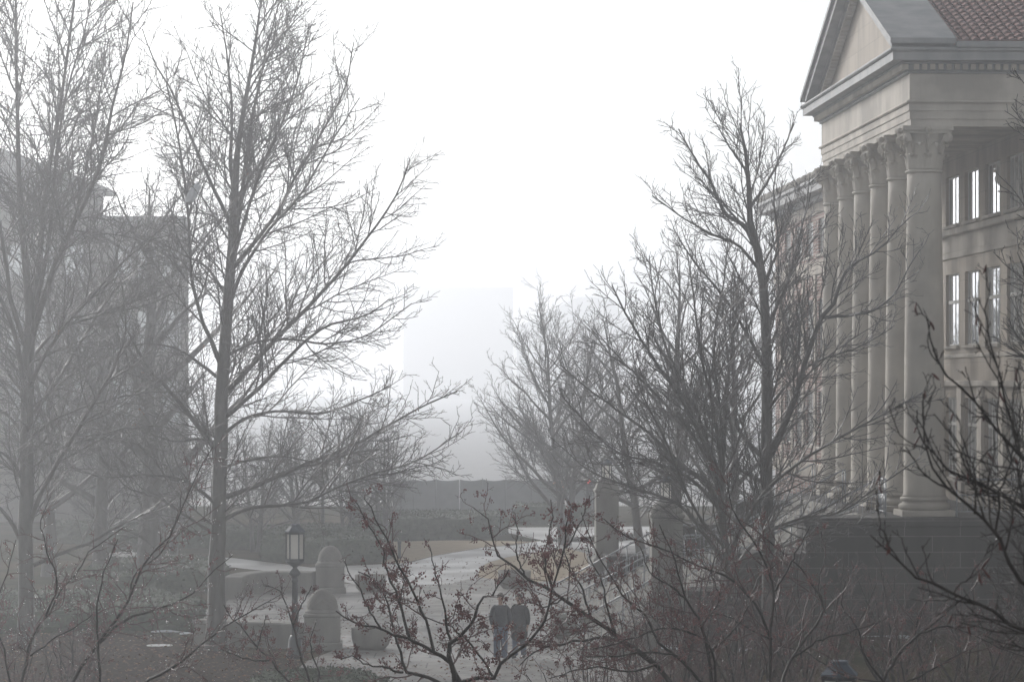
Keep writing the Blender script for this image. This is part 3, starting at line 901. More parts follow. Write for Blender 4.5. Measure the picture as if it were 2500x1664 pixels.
low_wall('straight low concrete wall left of the nearer domed pier', [(at(488, 0, 88.6).x, 88.4), (at(600, 0, 88).x, 87.7), (pn.x - .56, 86.9)], .72, .55)
cw = []
for k in range(15):
    t_ = k / 14
    a_ = gp(568, 1462); b_ = Vector((pf.x - .56, pf.y + .1, 0))
    p_ = a_.lerp(b_, t_)
    p_ += Vector((-.9 * math.sin(math.pi * t_) ** 1 * (1 - t_), 2.6 * math.sin(math.pi * t_) * (1 - .55 * t_), 0))
    cw.append((p_.x, p_.y))
low_wall('curved low concrete wall sweeping left from the farther domed pier', cw, .75, .6)

def planter(label, p, r=.56, h=.60):
    t = empty('planter', p)
    tag(t, label, 'planter', 'round concrete planters on the plaza')
    a = MB(); a.lathe([(r * .62, 0), (r * .72, .03), (r * .90, h * .22), (r * .98, h * .55), (r, h), (r * .90, h), (r * .88, h - .10)], 32)
    a.build('bowl', M['concrete'], t)
    s_ = MB(); s_.lathe([(r * .885, h - .09), (r * .4, h - .04), (0, h - .03)], 24); s_.build('soil', M['soil'], t)
planter('round concrete planter just right of the nearer domed pier', gp(906, 1583))
planter('round concrete planter just right of the farther domed pier', gp(904, 1443))
planter('round concrete planter by the dry grass bed, behind the two people', gp(1256, 1436), .60, .66)
planter('dark concrete planter beside the steps, right of the two people', gp(1393, 1558), .62, .66)
bo = empty('bollard', gp(975, 1362)); tag(bo, 'thin dark bollard at the edge of the tan lawn', 'bollard')
b1 = MB(); b1.lathe([(.07, 0), (.07, .62), (.085, .63), (.085, .70), (.05, .75), (0, .76)], 12); b1.build('bollard_post', M['iron'], bo)
b2 = MB(); b2.lathe([(.10, 0), (.10, .05), (.075, .07)], 12); b2.build('bollard_foot', M['iron'], bo)
mh = MB(); mh.lathe([(.37, 0), (.37, .015), (.35, .02), (.33, .016), (.0, .018)], 28)
o = mh.build('utility_cover', M['pale_metal']); o.location = gp(390, 1575, .005)
tag(o, 'pale round utility cover lying in the dark lawn at left', 'cover')

# ================================================================ HEDGES
def hedge(label, poly, h, seed, leaf=.07, dens=60, name='hedge', rnd=.25):
    rng = np.random.default_rng(seed)
    c = np.mean([(p[0], p[1]) for p in poly], 0)
    t = np.array([(p[0] - c[0], p[1] - c[1]) for p in poly])
    n = len(t)
    # densify the outline
    out = []
    for i in range(n):
        a, b_ = t[i], t[(i + 1) % n]
        k = max(2, int(np.linalg.norm(b_ - a) / .45))
        for j in range(k): out.append(a + (b_ - a) * j / k)
    out = np.array(out); m_ = len(out)
    ctr = out.mean(0)
    rings = [(1.0, 0.0), (1.01, h * .35), (1.0, h * .7), (.985, h * .92), (.96, h)] + [(s_, h * 1.0) for s_ in (.85, .7, .5, .3, .12)]
    V = []
    for s_, z in rings:
        p = ctr + (out - ctr) * s_
        V.append(np.concatenate([p, np.full((m_, 1), z)], 1) + rng.normal(0, .035, (m_, 3)) * (1 if z > 0 else 0))
    V = np.concatenate(V)
    i = np.arange(m_); j = (i + 1) % m_
    Q = np.concatenate([np.stack([k * m_ + i, k * m_ + j, (k + 1) * m_ + j, (k + 1) * m_ + i], 1) for k in range(len(rings) - 1)])
    # leaves all over the surface
    P0 = V[Q]; 
    area = np.linalg.norm(np.cross(P0[:, 1] - P0[:, 0], P0[:, 3] - P0[:, 0]), axis=1)
    N_ = int(min(16000, area.sum() * dens))
    f_ = rng.choice(len(Q), N_, p=area / area.sum())
    u, v = rng.random(N_)[:, None], rng.random(N_)[:, None]
    pos = P0[f_, 0] * (1 - u) * (1 - v) + P0[f_, 1] * u * (1 - v) + P0[f_, 2] * u * v + P0[f_, 3] * (1 - u) * v
    pos += rng.normal(0, .04, (N_, 3))
    d1 = rng.normal(0, 1, (N_, 3)); d1 /= np.linalg.norm(d1, axis=1, keepdims=True)
    d2 = np.cross(d1, rng.normal(0, 1, (N_, 3))); d2 /= np.linalg.norm(d2, axis=1, keepdims=True)
    sz = leaf * rng.uniform(.5, 1.2, (N_, 1))
    LV = np.stack([pos - d1 * sz, pos + d2 * sz * .45, pos + d1 * sz, pos - d2 * sz * .45], 1).reshape(-1, 3)
    LQ = np.arange(N_ * 4).reshape(-1, 4)
    VV, QQ = join_np([(V, Q), (LV, LQ)])
    o = mesh_np(name, VV, QQ, M['hedge'], None, False)
    o.location = (c[0], c[1], 0)
    tag(o, label, 'hedge', 'clipped hedges of the courtyard')
    return o
def rect_px(x0, x1, y0, y1, inset=0):
    return [gp(x0, y1), gp(x1, y1), gp(x1 - inset * .3, y0), gp(x0 + inset, y0)]
hedge('broad clipped hedge at left, nearest one, behind the large trunk', [gp(-200, 1548), gp(20, 1546), gp(300, 1540), (gp(478, 1540).x, gp(478, 1540).y), gp(500, 1500), gp(380, 1480), gp(-200, 1484)], .62, 1, .06, 80)
hedge('second clipped hedge, left of the curved low wall', [gp(205, 1446), gp(380, 1449), gp(520, 1440), gp(560, 1425), gp(540, 1400), gp(400, 1392), gp(230, 1405)], .65, 2)
hedge('dark low hedge behind the farther domed pier', [gp(640, 1368), gp(800, 1378), gp(930, 1372), gp(955, 1362), gp(940, 1335), gp(800, 1330), gp(650, 1338)], 1.0, 3)
hedge('long hedge with rounded end, beside the tan lawn', [gp(860, 1318), gp(1000, 1318), gp(1150, 1314), gp(1215, 1309), gp(1240, 1302), gp(1225, 1296), gp(1100, 1293), gp(860, 1297)], 1.02, 4)
hedge('far hedge along the path on the left', [gp(120, 1325), gp(640, 1343), gp(640, 1326), gp(120, 1308)], .8, 5)
hedge('low rounded evergreen hedge at the bottom of the photo, in front of the lamp post', [gp(640, 1748), gp(760, 1752), gp(900, 1748), gp(950, 1730), gp(900, 1712), gp(770, 1702), gp(650, 1712), gp(610, 1730)], .72, 6, .05, 220)
hedge('pale far hedge under the fog, right of the far tree', [gp(1255, 1278), gp(1440, 1278), gp(1440, 1268), gp(1255, 1268)], .9, 7)

# ================================================================ FAR STRUCTURES
def far_box(name, label, px0, px1, pytop, y, depth, mat, cat='building', roof=None):
    t = empty(name, ((px0 - 1250) * y / F, y, 0))
    tag(t, label, cat)
    w = (px1 - px0) * y / F; h = CH + (HY - pytop) * y / F
    a = MB(); a.box(0, w, 0, depth, -.2, h); a.build('wall', mat, t)
    c = MB(); c.box(-.3, w + .3, -.3, depth + .3, h - .003, h + .6, .05); c.build('parapet', M['lead'], t)
    for fl in range(0):
        for k in range(0):
            x0 = 1.0 + k * 2.6
            if x0 + 1.3 > w - .5: break
            wm = MB(); wm.box(x0, x0 + 1.3, -.04, .08, 1.2 + fl * 3.6, 3.2 + fl * 3.6)
            wm.build('window', M['glass'], t)
    return t
far_box('far_tower', 'tall pale block almost lost in the fog at the centre', 985, 1252, 705, 1300, 14, M['greystone'])
fh = empty('far_hall', (at(1262, 0, 1200).x, 1200, 0)); tag(fh, 'ghostly sloping roof of a hall in the fog behind the far tree', 'building')
a = MB(); a.box(0, 44, 0, 10, -.2, CH + (HY - 800) * 1200 / F); a.build('wall', M['greystone'], fh)
hz = CH + (HY - 800) * 1200 / F
a = MB(); a.hull([(-.4, -.4, hz - .003), (44.4, -.4, hz - .003), (44.4, 10.4, hz - .003), (-.4, 10.4, hz - .003)], [(24, 3, hz + 12), (36, 3, hz + 12), (36, 7, hz + 12), (24, 7, hz + 12)]); a.build('roof', M['lead'], fh)
# left building: gabled block with a lower flat wing
YL = 165
lb = empty('gabled_building', ((-300 - 1250) * YL / F, YL, 0)); tag(lb, 'grey gabled stone building in the fog behind the left trees', 'building')
ox = (-300 - 1250) * YL / F
def lx(px): return (px - 1250) * YL / F - ox
def lz(py): return CH + (HY - py) * YL / F
a = MB(); a.box(0, lx(232), 0, 3.4, -.2, lz(468)); a.build('main_wall', M['greystone'], lb)
a = MB(); a.box(lx(232) + .002, lx(446), .5, 3.0, -.2, lz(545)); a.build('wing_wall', M['greystone'], lb)
a = MB(); a.hull([(lx(-590), -.5, lz(470)), (lx(262), -.5, lz(470)), (lx(262), -.5, lz(458)), (lx(-164), -.5, lz(300)), (lx(-590), -.5, lz(458))],
                 [(lx(-590), 3.6, lz(470)), (lx(262), 3.6, lz(470)), (lx(262), 3.6, lz(458)), (lx(-164), 3.6, lz(300)), (lx(-590), 3.6, lz(458))]); a.build('gable_roof', M['lead'], lb)
a = MB(); a.box(lx(232) + .004, lx(452), .2, 3.2, lz(546), lz(527), .05); a.build('wing_cornice', M['lead'], lb)
for fl, (t0, t1) in enumerate(((600, 680), (760, 850), (930, 1030))):
    for k, px in enumerate((20, 90, 160, 275, 335, 395)):
        w_ = MB(); w_.box(lx(px), lx(px) + .95, (-.05 if px < 232 else .45), (.2 if px < 232 else .7), lz(t1), lz(t0)); wo = w_.build('window', M['glass'], lb)
        w_ = MB(); w_.box(lx(px) - .1, lx(px) + 1.05, (-.14 if px < 232 else .36), (.1 if px < 232 else .6), lz(t1) - .16, lz(t1) - .002, .02); w_.build('sill', M['lead'], wo)

# screened fence across the far end
sf = empty('screen_fence', gp(960, 1250)); tag(sf, 'dark fabric screened fence sagging across the far end of the path', 'fence')
fo = sf.location; fy = fo.y
posts = [960, 1010, 1065, 1122, 1178, 1235, 1300, 1365, 1430, 1500]
fab = MB(); top = []
for a_, b_ in zip(posts, posts[1:]):
    for k in range(8):
        t_ = k / 8; px = a_ + (b_ - a_) * t_
        top.append(((px - 1250) * fy / F - fo.x, 1.85 - .09 * math.sin(math.pi * t_)))
n_ = len(top)
fab.add([(x, 0.0, .04) for x, z in top] + [(x, 0.0, z) for x, z in top] + [(x, .04, .04) for x, z in top] + [(x, .04, z) for x, z in top],
        [(i, i + 1, n_ + i + 1, n_ + i) for i in range(n_ - 1)] + [(2 * n_ + i + 1, 2 * n_ + i, 3 * n_ + i, 3 * n_ + i + 1) for i in range(n_ - 1)] + [(n_ + i, n_ + i + 1, 3 * n_ + i + 1, 3 * n_ + i) for i in range(n_ - 1)])
fab.build('fabric', M['screen'], sf)
cb_ = MB(); cb_.tube([(x, .02, z + .02) for x, z in top], .022, 6); cb_.build('top_cable', M['screen'], sf)
for px in posts:
    a = MB(); a.tube([((px - 1250) * fy / F - fo.x, -.05, -.1), ((px - 1250) * fy / F - fo.x, -.05, 1.95)], .03, 8); a.build('post', M['pale_metal' if px == 1122 else 'screen'], sf)
ts = empty('traffic_signal', gp(1438, 1262)); tag(ts, 'small signal showing a red light, left of the far lamp pier', 'traffic signal')
ty = ts.location.y; rz_ = CH + (HY - 1176) * ty / F
a = MB(); a.tube([(0, 0, -.1), (0, 0, rz_ - .3)], .05, 8); a.build('pole', M['iron'], ts)
a = MB(); a.box(-.16, .16, -.02, .22, rz_ - .8, rz_ + .2, .03); hd = a.build('signal_head', M['iron'], ts)
a = MB(); a.lathe([(0, -.11), (.08, -.08), (.115, 0), (.08, .08), (0, .11)], 12); l_ = a.build('red_light', M['redlamp'], hd); l_.location = (0, -.03, rz_)
ws = empty('road_sign', gp(1368, 1262)); tag(ws, 'blank orange diamond road sign partly hidden by the far tree', 'road sign')
sy = ws.location.y; sz_ = CH + (HY - 1180) * sy / F
a = MB(); a.tube([(0, .03, -.1), (0, .03, sz_ + .3)], .03, 6); a.build('pole', M['pale_metal'], ws)
a = MB(); a.hull([(0, -.03, sz_ - .42), (.42, -.03, sz_), (0, -.03, sz_ + .42), (-.42, -.03, sz_)], [(0, .0, sz_ - .42), (.42, .0, sz_), (0, .0, sz_ + .42), (-.42, .0, sz_)]); a.build('sign_panel', M['sign'], ws)

# ================================================================ TREES
def resample(pts, n):
    P = np.array(pts, float)
    # Catmull-Rom through the points, then even spacing
    Q = np.concatenate([P[:1] * 2 - P[1:2], P, P[-1:] * 2 - P[-2:-1]])
    out = []
    for i in range(len(P) - 1):
        p0, p1, p2, p3 = Q[i:i + 4]
        for t in np.linspace(0, 1, 10, endpoint=False):
            out.append(.5 * (2 * p1 + (p2 - p0) * t + (2 * p0 - 5 * p1 + 4 * p2 - p3) * t ** 2 + (3 * p1 - p0 - 3 * p2 + p3) * t ** 3))
    out.append(P[-1]); out = np.array(out)
    d = np.concatenate([[0], np.cumsum(np.linalg.norm(np.diff(out[:, :3], axis=0), axis=1))])
    s = np.linspace(0, d[-1], n)
    return np.stack([np.interp(s, d, out[:, k]) for k in range(out.shape[1])], 1)

def plen(P):
    return np.linalg.norm(np.diff(P, axis=1), axis=2).sum(1)

def grow(P, Rr, rng, dens, ratio, lmin, lmax, ang, K, wob, up, rfac, rtip, t0=.15, t1=1.0, asd=9, fall=.78, maxn=None):
    """Side branches off every polyline in P; all children in one array."""
    L = plen(P)
    n = np.maximum(1, np.round(L * dens * (1 - t0)).astype(int))
    if maxn: n = np.minimum(n, maxn)
    idx = np.repeat(np.arange(len(P)), n)
    off = np.concatenate([[0], np.cumsum(n)[:-1]])
    k = np.arange(len(idx)) - off[idx]
    t = t0 + (t1 - t0) * (k + rng.random(len(idx))) / n[idx]
    t = np.clip(t, 0, .999)
    Kp = P.shape[1]
    f = t * (Kp - 1); i0 = f.astype(int); fr = (f - i0)[:, None]
    p = P[idx, i0] * (1 - fr) + P[idx, i0 + 1] * fr
    pr = Rr[idx, i0] * (1 - fr[:, 0]) + Rr[idx, i0 + 1] * fr[:, 0]
    T = P[idx, i0 + 1] - P[idx, i0]; T /= np.linalg.norm(T, axis=1, keepdims=True) + 1e-9
    rv = rng.normal(0, 1, T.shape)
    N_ = rv - (rv * T).sum(1, keepdims=True) * T; N_ /= np.linalg.norm(N_, axis=1, keepdims=True) + 1e-9
    a = np.radians(rng.normal(ang, asd, len(idx)))[:, None]
    d = np.cos(a) * T + np.sin(a) * N_
    ln = np.clip(L[idx] * ratio * (1 - fall * t) * rng.uniform(.6, 1.25, len(idx)), lmin, lmax * rng.uniform(.7, 1, len(idx)))
    r0 = np.minimum(pr * .72, ln * rfac + rtip)
    r0 = np.maximum(r0, rtip)
    pts = np.empty((len(idx), K, 3)); pts[:, 0] = p
    step = (ln / (K - 1))[:, None]
    for j in range(1, K):
        d = d + rng.normal(0, wob, d.shape); d[:, 2] += up
        d /= np.linalg.norm(d, axis=1, keepdims=True)
        pts[:, j] = pts[:, j - 1] + d * step
    s = np.linspace(0, 1, K)[None]
    rad = r0[:, None] * (1 - s) + rtip * s
    return pts, rad

STY = {
 # (density per metre, length ratio, min, max, angle, points, wobble, up, radius factor, tip radius, start)
 'oak': [(3.3, .52, .6, 4.0, 42, 10, .085, .035, .006, .0075, .08), (4.6, .52, .35, 2.1, 42, 7, .10, .035, .006, .0066, .08), (6.4, .58, .2, 1.0, 42, 5, .12, .035, .005, .0058, .1)],
 'maple': [(3.6, .50, .6, 3.3, 34, 10, .07, .05, .006, .0075, .08), (4.8, .52, .3, 2.0, 35, 7, .08, .045, .006, .0066, .08), (6.6, .58, .2, 1.0, 36, 5, .10, .04, .005, .0058, .1)],
 'crab': [(6.5, .45, .16, .95, 48, 9, .22, .03, .007, .0034, .05), (12.0, .58, .07, .38, 52, 6, .24, .02, .006, .0027, .05), (13.0, .5, .03, .13, 56, 4, .25, .02, .006, .0023, .1)],
 'shrub': [(5.0, .48, .2, 1.3, 36, 9, .15, .05, .007, .0034, .06), (8.0, .55, .1, .55, 40, 6, .18, .03, .006, .0027, .06), (9.0, .5, .05, .2, 44, 4, .2, .02, .006, .0023, .1)],
}
def make_tree(name, label, cat, base, limbs, seed, style, group=None, barkm='bark', twigm='twig', K=18, sides=9, extra=None, scale=1.0, crook=.007):
    """limbs: list of arrays (n,4) x,y,z,radius in world metres; the first one is the trunk."""
    rng = np.random.default_rng(seed)
    t = empty(name, base)
    tag(t, label, cat, group)
    b = np.array(base)
    lim = []
    for l in limbs:
        q = resample(l, K)
        q[1:-1, :3] += rng.normal(0, crook, (K - 2, 3)) * scale
        lim.append(q)
    lim = np.array(lim); P = lim[:, :, :3] - b; Rr = lim[:, :, 3]
    v, f = tubes(P, Rr, sides)
    # the trunk as first limb gets its own part, limbs join it
    mesh_np('trunk', v, f, M[barkm], t)
    lev = [(P, Rr)]
    parts = []
    cur = (P, Rr)
    for i, (dn_, ra, l0, l1, an, k, wo, up, rf, rt, ts_) in enumerate(STY[style]):
        first = i == 0
        cp, cr_ = grow(cur[0], cur[1], rng, dn_ / scale, ra, l0 * scale, l1 * scale, an, k, wo, up, rf, rt * (scale ** .5), ts_ if not first else .16, 1.0)
        lev.append((cp, cr_)); cur = (cp, cr_)
        parts.append(tubes(cp, cr_, 5 if first else (4 if i == 1 and style in ('oak', 'maple') else 3)))
    V, Q = join_np(parts)
    mesh_np('crown', V, Q, M[twigm], t)
    if extra: extra(t, lev, rng)
    return t

def traced(limbs, y, rng, D=1.0, dzs=.6, thin=1.0):
    """limbs: lists of (px, py, width px); depth drifts away from y by a random share of each limb's length."""
    out = []
    for li, l in enumerate(limbs):
        a = np.array([(p[0] * D, p[1] * D, p[2] * D * thin) for p in l], float)
        seg = np.concatenate([[0], np.cumsum(np.hypot(np.diff(a[:, 0]), np.diff(a[:, 1])))]) * y / F
        dz = (rng.uniform(.25, 1) * rng.choice([-1, 1])) * dzs if li else 0
        pts = []
        for (px, py, w), s_ in zip(a, seg):
            yy = y + dz * s_ * (1 - .25 * s_ / (seg[-1] + 1e-6))
            p = at(px, py, y)
            k = yy / y
            pts.append((p.x * (1 + (k - 1) * .5), yy, CH + (p.z - CH) * (1 + (k - 1) * .5), w * y / F / 2 * .86))
        out.append(np.array(pts))
    return out
def wline(pts, w0, w1):
    n = len(pts)
    return [(p[0], p[1], w0 + (w1 - w0) * (i / (n - 1)) ** .8) for i, p in enumerate(pts)]

def dry_leaves(n, mat='dryleaf', size=.045, lo=None, name='dry_leaves', curl=.4, cluster=4):
    def fn(t, lev, rng):
        P = lev[-1][0]
        c = rng.choice(len(P), max(1, n // cluster))
        idx = np.repeat(c, cluster)
        pos = P[idx, -1] + rng.normal(0, size * 1.2, (len(idx), 3))
        N_ = len(idx)
        d1 = rng.normal(0, 1, (N_, 3)); d1[:, 2] -= 1.2; d1 /= np.linalg.norm(d1, axis=1, keepdims=True)
        d2 = np.cross(d1, rng.normal(0, 1, (N_, 3))); d2 /= np.linalg.norm(d2, axis=1, keepdims=True)
        d3 = np.cross(d1, d2)
        s = size * rng.uniform(.6, 1.3, (N_, 1))
        V = []; Q = []
        K = 5
        for k in range(K):
            u = k / (K - 1); w = .42 * math.sin(math.pi * (u * .86 + .07))
            for e in (-1, 0, 1):
                V.append(pos + d1 * s * 2 * u + d2 * s * w * e + d3 * s * (curl * (u - .5) ** 2 * 2 + abs(e) * w * .9))
        V = np.stack(V, 1).reshape(-1, 3)
        q = np.array([(k * 3 + e, k * 3 + e + 1, k * 3 + e + 4, k * 3 + e + 3) for k in range(K - 1) for e in (0, 1)])
        Q = (np.arange(N_)[:, None, None] * K * 3 + q[None]).reshape(-1, 4)
        o = mesh_np(name, V, Q, M[mat], t)
        tag(o, kind='stuff')
    return fn

# unit balls for fruit and drops
def ball(n=1):
    import bmesh
    bm = bmesh.new(); bmesh.ops.create_icosphere(bm, subdivisions=n, radius=1)
    v = np.array([tuple(x.co) for x in bm.verts]); f = np.array([[x.index for x in fa.verts] for fa in bm.faces]); bm.free()
    return v, f
BV, BF = ball(1)
def berries(nb, nd, rb=.006, rd=.0035, cluster=10):
    def fn(t, lev, rng):
        P = lev[-1][0]
        tips = P[:, -1]
        hi = np.argsort(-tips[:, 2] + rng.normal(0, .35, len(tips)))
        c = rng.choice(len(P), max(1, nb // cluster))
        idx = np.repeat(c, cluster)
        j = rng.integers(1, P.shape[1], len(idx))
        pos = P[idx, j] + rng.normal(0, .017, (len(idx), 3)); pos[:, 2] -= rng.uniform(.004, .03, len(idx))
        r = rb * rng.uniform(.6, 1.25, (len(idx), 1, 1))
        st = np.array([1, 1, 1.25])
        V = (pos[:, None] + BV[None] * r * st).reshape(-1, 3)
        Q = (np.arange(len(idx))[:, None, None] * len(BV) + BF[None]).reshape(-1, 3)
        o = mesh_np('berries', V, Q, M['berry'], t); tag(o, kind='stuff')
        if nd:
            c = rng.choice(len(P), nd)
            pos = P[c, rng.integers(1, P.shape[1], nd)].copy(); pos[:, 2] -= rd * 1.2
            r = rd * rng.uniform(.6, 1.3, (nd, 1, 1))
            V = (pos[:, None] + BV[None] * r).reshape(-1, 3)
            Q = (np.arange(nd)[:, None, None] * len(BV) + BF[None]).reshape(-1, 3)
            o = mesh_np('water_drops', V, Q, M['drop'], t); tag(o, kind='stuff')
    return fn
def drops(nd, rd=.004):
    def fn(t, lev, rng):
        P = lev[-1][0]
        c = rng.choice(len(P), nd)
        pos = P[c, rng.integers(1, P.shape[1], nd)].copy(); pos[:, 2] -= rd * 1.2
        r = rd * rng.uniform(.6, 1.3, (nd, 1, 1))
        V = (pos[:, None] + BV[None] * r).reshape(-1, 3)
        Q = (np.arange(nd)[:, None, None] * len(BV) + BF[None]).reshape(-1, 3)
        o = mesh_np('water_drops', V, Q, M['drop'], t); tag(o, kind='stuff')
    return fn
def both(*fs):
    def fn(t, lev, rng):
        for f in fs: f(t, lev, rng)
    return fn

D_ = 1.0611
def root_of(px, y): return ((px - 1250) * y / F, y, 0.0)
def base_row(y): return HY + CH * F / y            # image row of the ground at distance y

# --- tree A, far left
rng = np.random.default_rng(11)
yA = 87; gA = base_row(yA) / D_
A = [[(58, gA + 12, 62), (60, gA - 30, 52), (60, 1380, 48), (58, 1250, 46), (62, 1100, 44), (62, 1000, 42), (62, 900, 40), (66, 800, 38), (70, 720, 34), (62, 640, 24), (48, 500, 19), (43, 400, 16), (40, 280, 12), (38, 150, 9), (36, 0, 6), (36, -150, 3)],
     wline([(72, 760), (84, 640), (95, 500), (106, 400), (130, 250), (150, 100), (163, -30), (172, -140)], 22, 4),
     wline([(75, 770), (120, 640), (165, 540), (212, 455), (245, 370), (270, 260), (300, 150), (322, 20)], 22, 4),
     wline([(60, 910), (38, 780), (5, 690), (-40, 620), (-90, 540)], 20, 6),
     wline([(60, 800), (30, 690), (22, 600), (8, 500), (-15, 380), (-30, 250)], 18, 5),
     wline([(80, 720), (110, 560), (120, 430), (128, 330), (150, 200), (190, 60), (215, -60)], 15, 3),
     wline([(66, 900), (100, 830), (160, 745), (215, 690), (280, 620), (350, 560), (420, 500)], 15, 3),
     wline([(75, 950), (120, 890), (190, 770), (240, 690), (300, 620), (370, 590)], 14, 3),
     wline([(70, 1200), (99, 1128), (170, 1010), (240, 900), (288, 804), (300, 730), (290, 650)], 17, 4),
     wline([(75, 1300), (130, 1275), (200, 1250), (290, 1200), (390, 1155), (470, 1090)], 16, 3),
     wline([(52, 1250), (20, 1190), (-20, 1150), (-70, 1120)], 16, 5),
     wline([(72, 1010), (110, 975), (200, 935), (330, 905), (440, 900)], 11, 3),
     wline([(70, 1080), (120, 1040), (210, 1010), (300, 1020), (380, 1040)], 10, 3),
     wline([(68, 830), (130, 760), (240, 720), (330, 700), (420, 660)], 12, 3),
     wline([(55, 1000), (20, 960), (-30, 930), (-80, 930)], 12, 4),
     wline([(62, 1130), (30, 1060), (-20, 1030), (-60, 1010)], 11, 4),
     wline([(165, 540), (185, 430), (205, 330), (225, 200), (235, 80)], 11, 3)]
make_tree('bare_tree', 'tall bare tree whose thick trunk forks at the far left edge', 'tree', root_of(60 * D_, yA), traced(A, yA, rng, D_, .6, .9), 21, 'oak', 'bare winter trees of the courtyard', extra=dry_leaves(40))
# --- tree B, left of centre
yB = 86.5; gB = base_row(yB) / D_
B = [[(497, gB + 10, 78), (498, gB - 25, 62), (500, 1400, 55), (498, 1300, 52), (503, 1200, 46), (505, 1100, 44), (508, 1000, 42), (510, 900, 40), (518, 800, 36), (525, 700, 33), (532, 600, 30), (538, 500, 26), (540, 420, 22), (548, 330, 17), (570, 200, 12), (588, 100, 9), (600, 0, 6), (610, -120, 3)],
     wline([(538, 450), (530, 380), (532, 300), (528, 200), (515, 100), (500, 10)], 15, 3),
     wline([(540, 560), (555, 450), (565, 350), (585, 230), (610, 110), (638, 0)], 17, 4),
     wline([(533, 620), (590, 550), (640, 480), (680, 400), (740, 300), (790, 200), (812, 90)], 15, 3),
     wline([(528, 700), (560, 620), (620, 530), (690, 455), (760, 340), (830, 230)], 14, 3),
     wline([(522, 900), (560, 860), (640, 770), (720, 690), (790, 610), (850, 530), (905, 450), (935, 370)], 19, 4),
     wline([(518, 960), (600, 890), (690, 800), (760, 750), (840, 730), (900, 690)], 15, 3),
     wline([(512, 1145), (570, 1125), (640, 1095), (720, 1060), (800, 1030), (880, 985), (960, 940), (1050, 900)], 18, 4),
     wline([(515, 1195), (560, 1172), (620, 1162), (700, 1155), (780, 1118), (870, 1085), (960, 1058), (1065, 990)], 15, 3),
     wline([(505, 1045), (463, 990), (420, 936), (375, 882), (339, 846), (300, 780), (262, 700)], 20, 5),
     wline([(512, 850), (490, 790), (468, 740), (445, 640), (440, 520), (432, 420), (415, 310), (392, 200)], 16, 4),
     wline([(532, 520), (475, 400), (430, 300), (395, 215), (350, 140), (320, 60)], 13, 3),
     wline([(500, 1160), (430, 1105), (350, 1090), (250, 1095), (170, 1070)], 12, 3),
     wline([(498, 1230), (440, 1195), (370, 1150), (290, 1120), (230, 1060)], 12, 3),
     wline([(520, 820), (580, 790), (660, 780), (760, 790), (850, 770), (950, 700)], 11, 3),
     wline([(510, 1000), (570, 960), (640, 945), (740, 950), (830, 920), (900, 890)], 12, 3),
     wline([(506, 1080), (560, 1060), (640, 1050), (700, 1060), (790, 1075)], 11, 3),
     wline([(516, 880), (450, 830), (400, 800), (340, 790), (270, 800)], 12, 3),
     wline([(526, 690), (480, 620), (430, 590), (370, 560), (320, 540)], 11, 3),
     wline([(510, 1020), (460, 1010), (400, 1015), (330, 1000), (260, 1010)], 10, 3),
     wline([(535, 600), (560, 520), (600, 400), (650, 290), (690, 180), (715, 60)], 13, 3)]
rng = np.random.default_rng(12)
make_tree('bare_tree', 'tall bare tree with a straight central trunk behind the lamp post', 'tree', root_of(498 * D_, yB), traced(B, yB, rng, D_, .6, .9), 22, 'oak', 'bare winter trees of the courtyard', extra=dry_leaves(90))
# plastic bag caught in its branches
rngb = np.random.default_rng(3)
v, f = ball(3)
v = v * np.array([.14, .09, .26]) * (1 + .35 * np.sin(v[:, [0]] * 9 + v[:, [2]] * 7) * np.cos(v[:, [1]] * 8)) + rngb.normal(0, .006, v.shape)
v[:, 0] += v[:, 2] * .45
o = mesh_np('plastic_bag', v, f, M['bag']); o.location = at(472, 472, 84.2)
tag(o, 'white plastic bag caught high in the branches of the central left tree', 'bag')
# --- tree C, tall one in front of the columns
yC = 80; gC = base_row(yC)
C_ = [[(1880, gC + 8, 58), (1878, gC - 20, 48), (1877, 1420, 43), (1876, 1320, 42), (1873, 1220, 40), (1871, 1114, 38), (1873, 1008, 36), (1873, 902, 34), (1870, 796, 32), (1862, 690, 29), (1850, 615, 27), (1838, 590, 24), (1830, 500, 18), (1826, 420, 14), (1816, 350, 11), (1806, 300, 5)],
      wline([(1842, 598), (1818, 550), (1772, 520), (1740, 446), (1698, 382), (1660, 310)], 20, 4),
      wline([(1835, 500), (1880, 435), (1920, 350), (1942, 300)], 12, 3),
      wline([(1880, 1110), (1915, 1030), (1938, 974), (1965, 878), (1999, 782), (2034, 737), (2049, 683), (2080, 645), (2141, 610), (2213, 534)], 26, 4),
      wline([(2010, 775), (2080, 769), (2133, 756), (2179, 718), (2209, 660), (2240, 610)], 12, 3),
      wline([(1868, 1120), (1810, 1060), (1790, 990), (1760, 900), (1700, 820)], 18, 4),
      wline([(1868, 900), (1825, 820), (1760, 720), (1690, 640), (1640, 560)], 14, 3),
      wline([(1870, 800), (1920, 700), (1950, 600), (1975, 500), (1985, 420)], 13, 3),
      wline([(1856, 660), (1800, 600), (1730, 570), (1660, 530), (1590, 480)], 12, 3),
      wline([(1874, 1000), (1930, 930), (2000, 880), (2090, 850), (2180, 800)], 12, 3),
      wline([(1825, 420), (1780, 360), (1745, 300)], 9, 3),
      wline([(1870, 1180), (1800, 1140), (1730, 1060), (1640, 1010), (1560, 990)], 14, 3),
      wline([(1860, 700), (1900, 600), (1890, 480), (1900, 380)], 11, 3)]
rng = np.random.default_rng(13)
make_tree('bare_tree', 'tallest bare tree standing in front of the portico columns', 'tree', root_of(1880, yC), traced(C_, yC, rng, 1.0, .5, .9), 23, 'maple', 'bare winter trees of the courtyard')
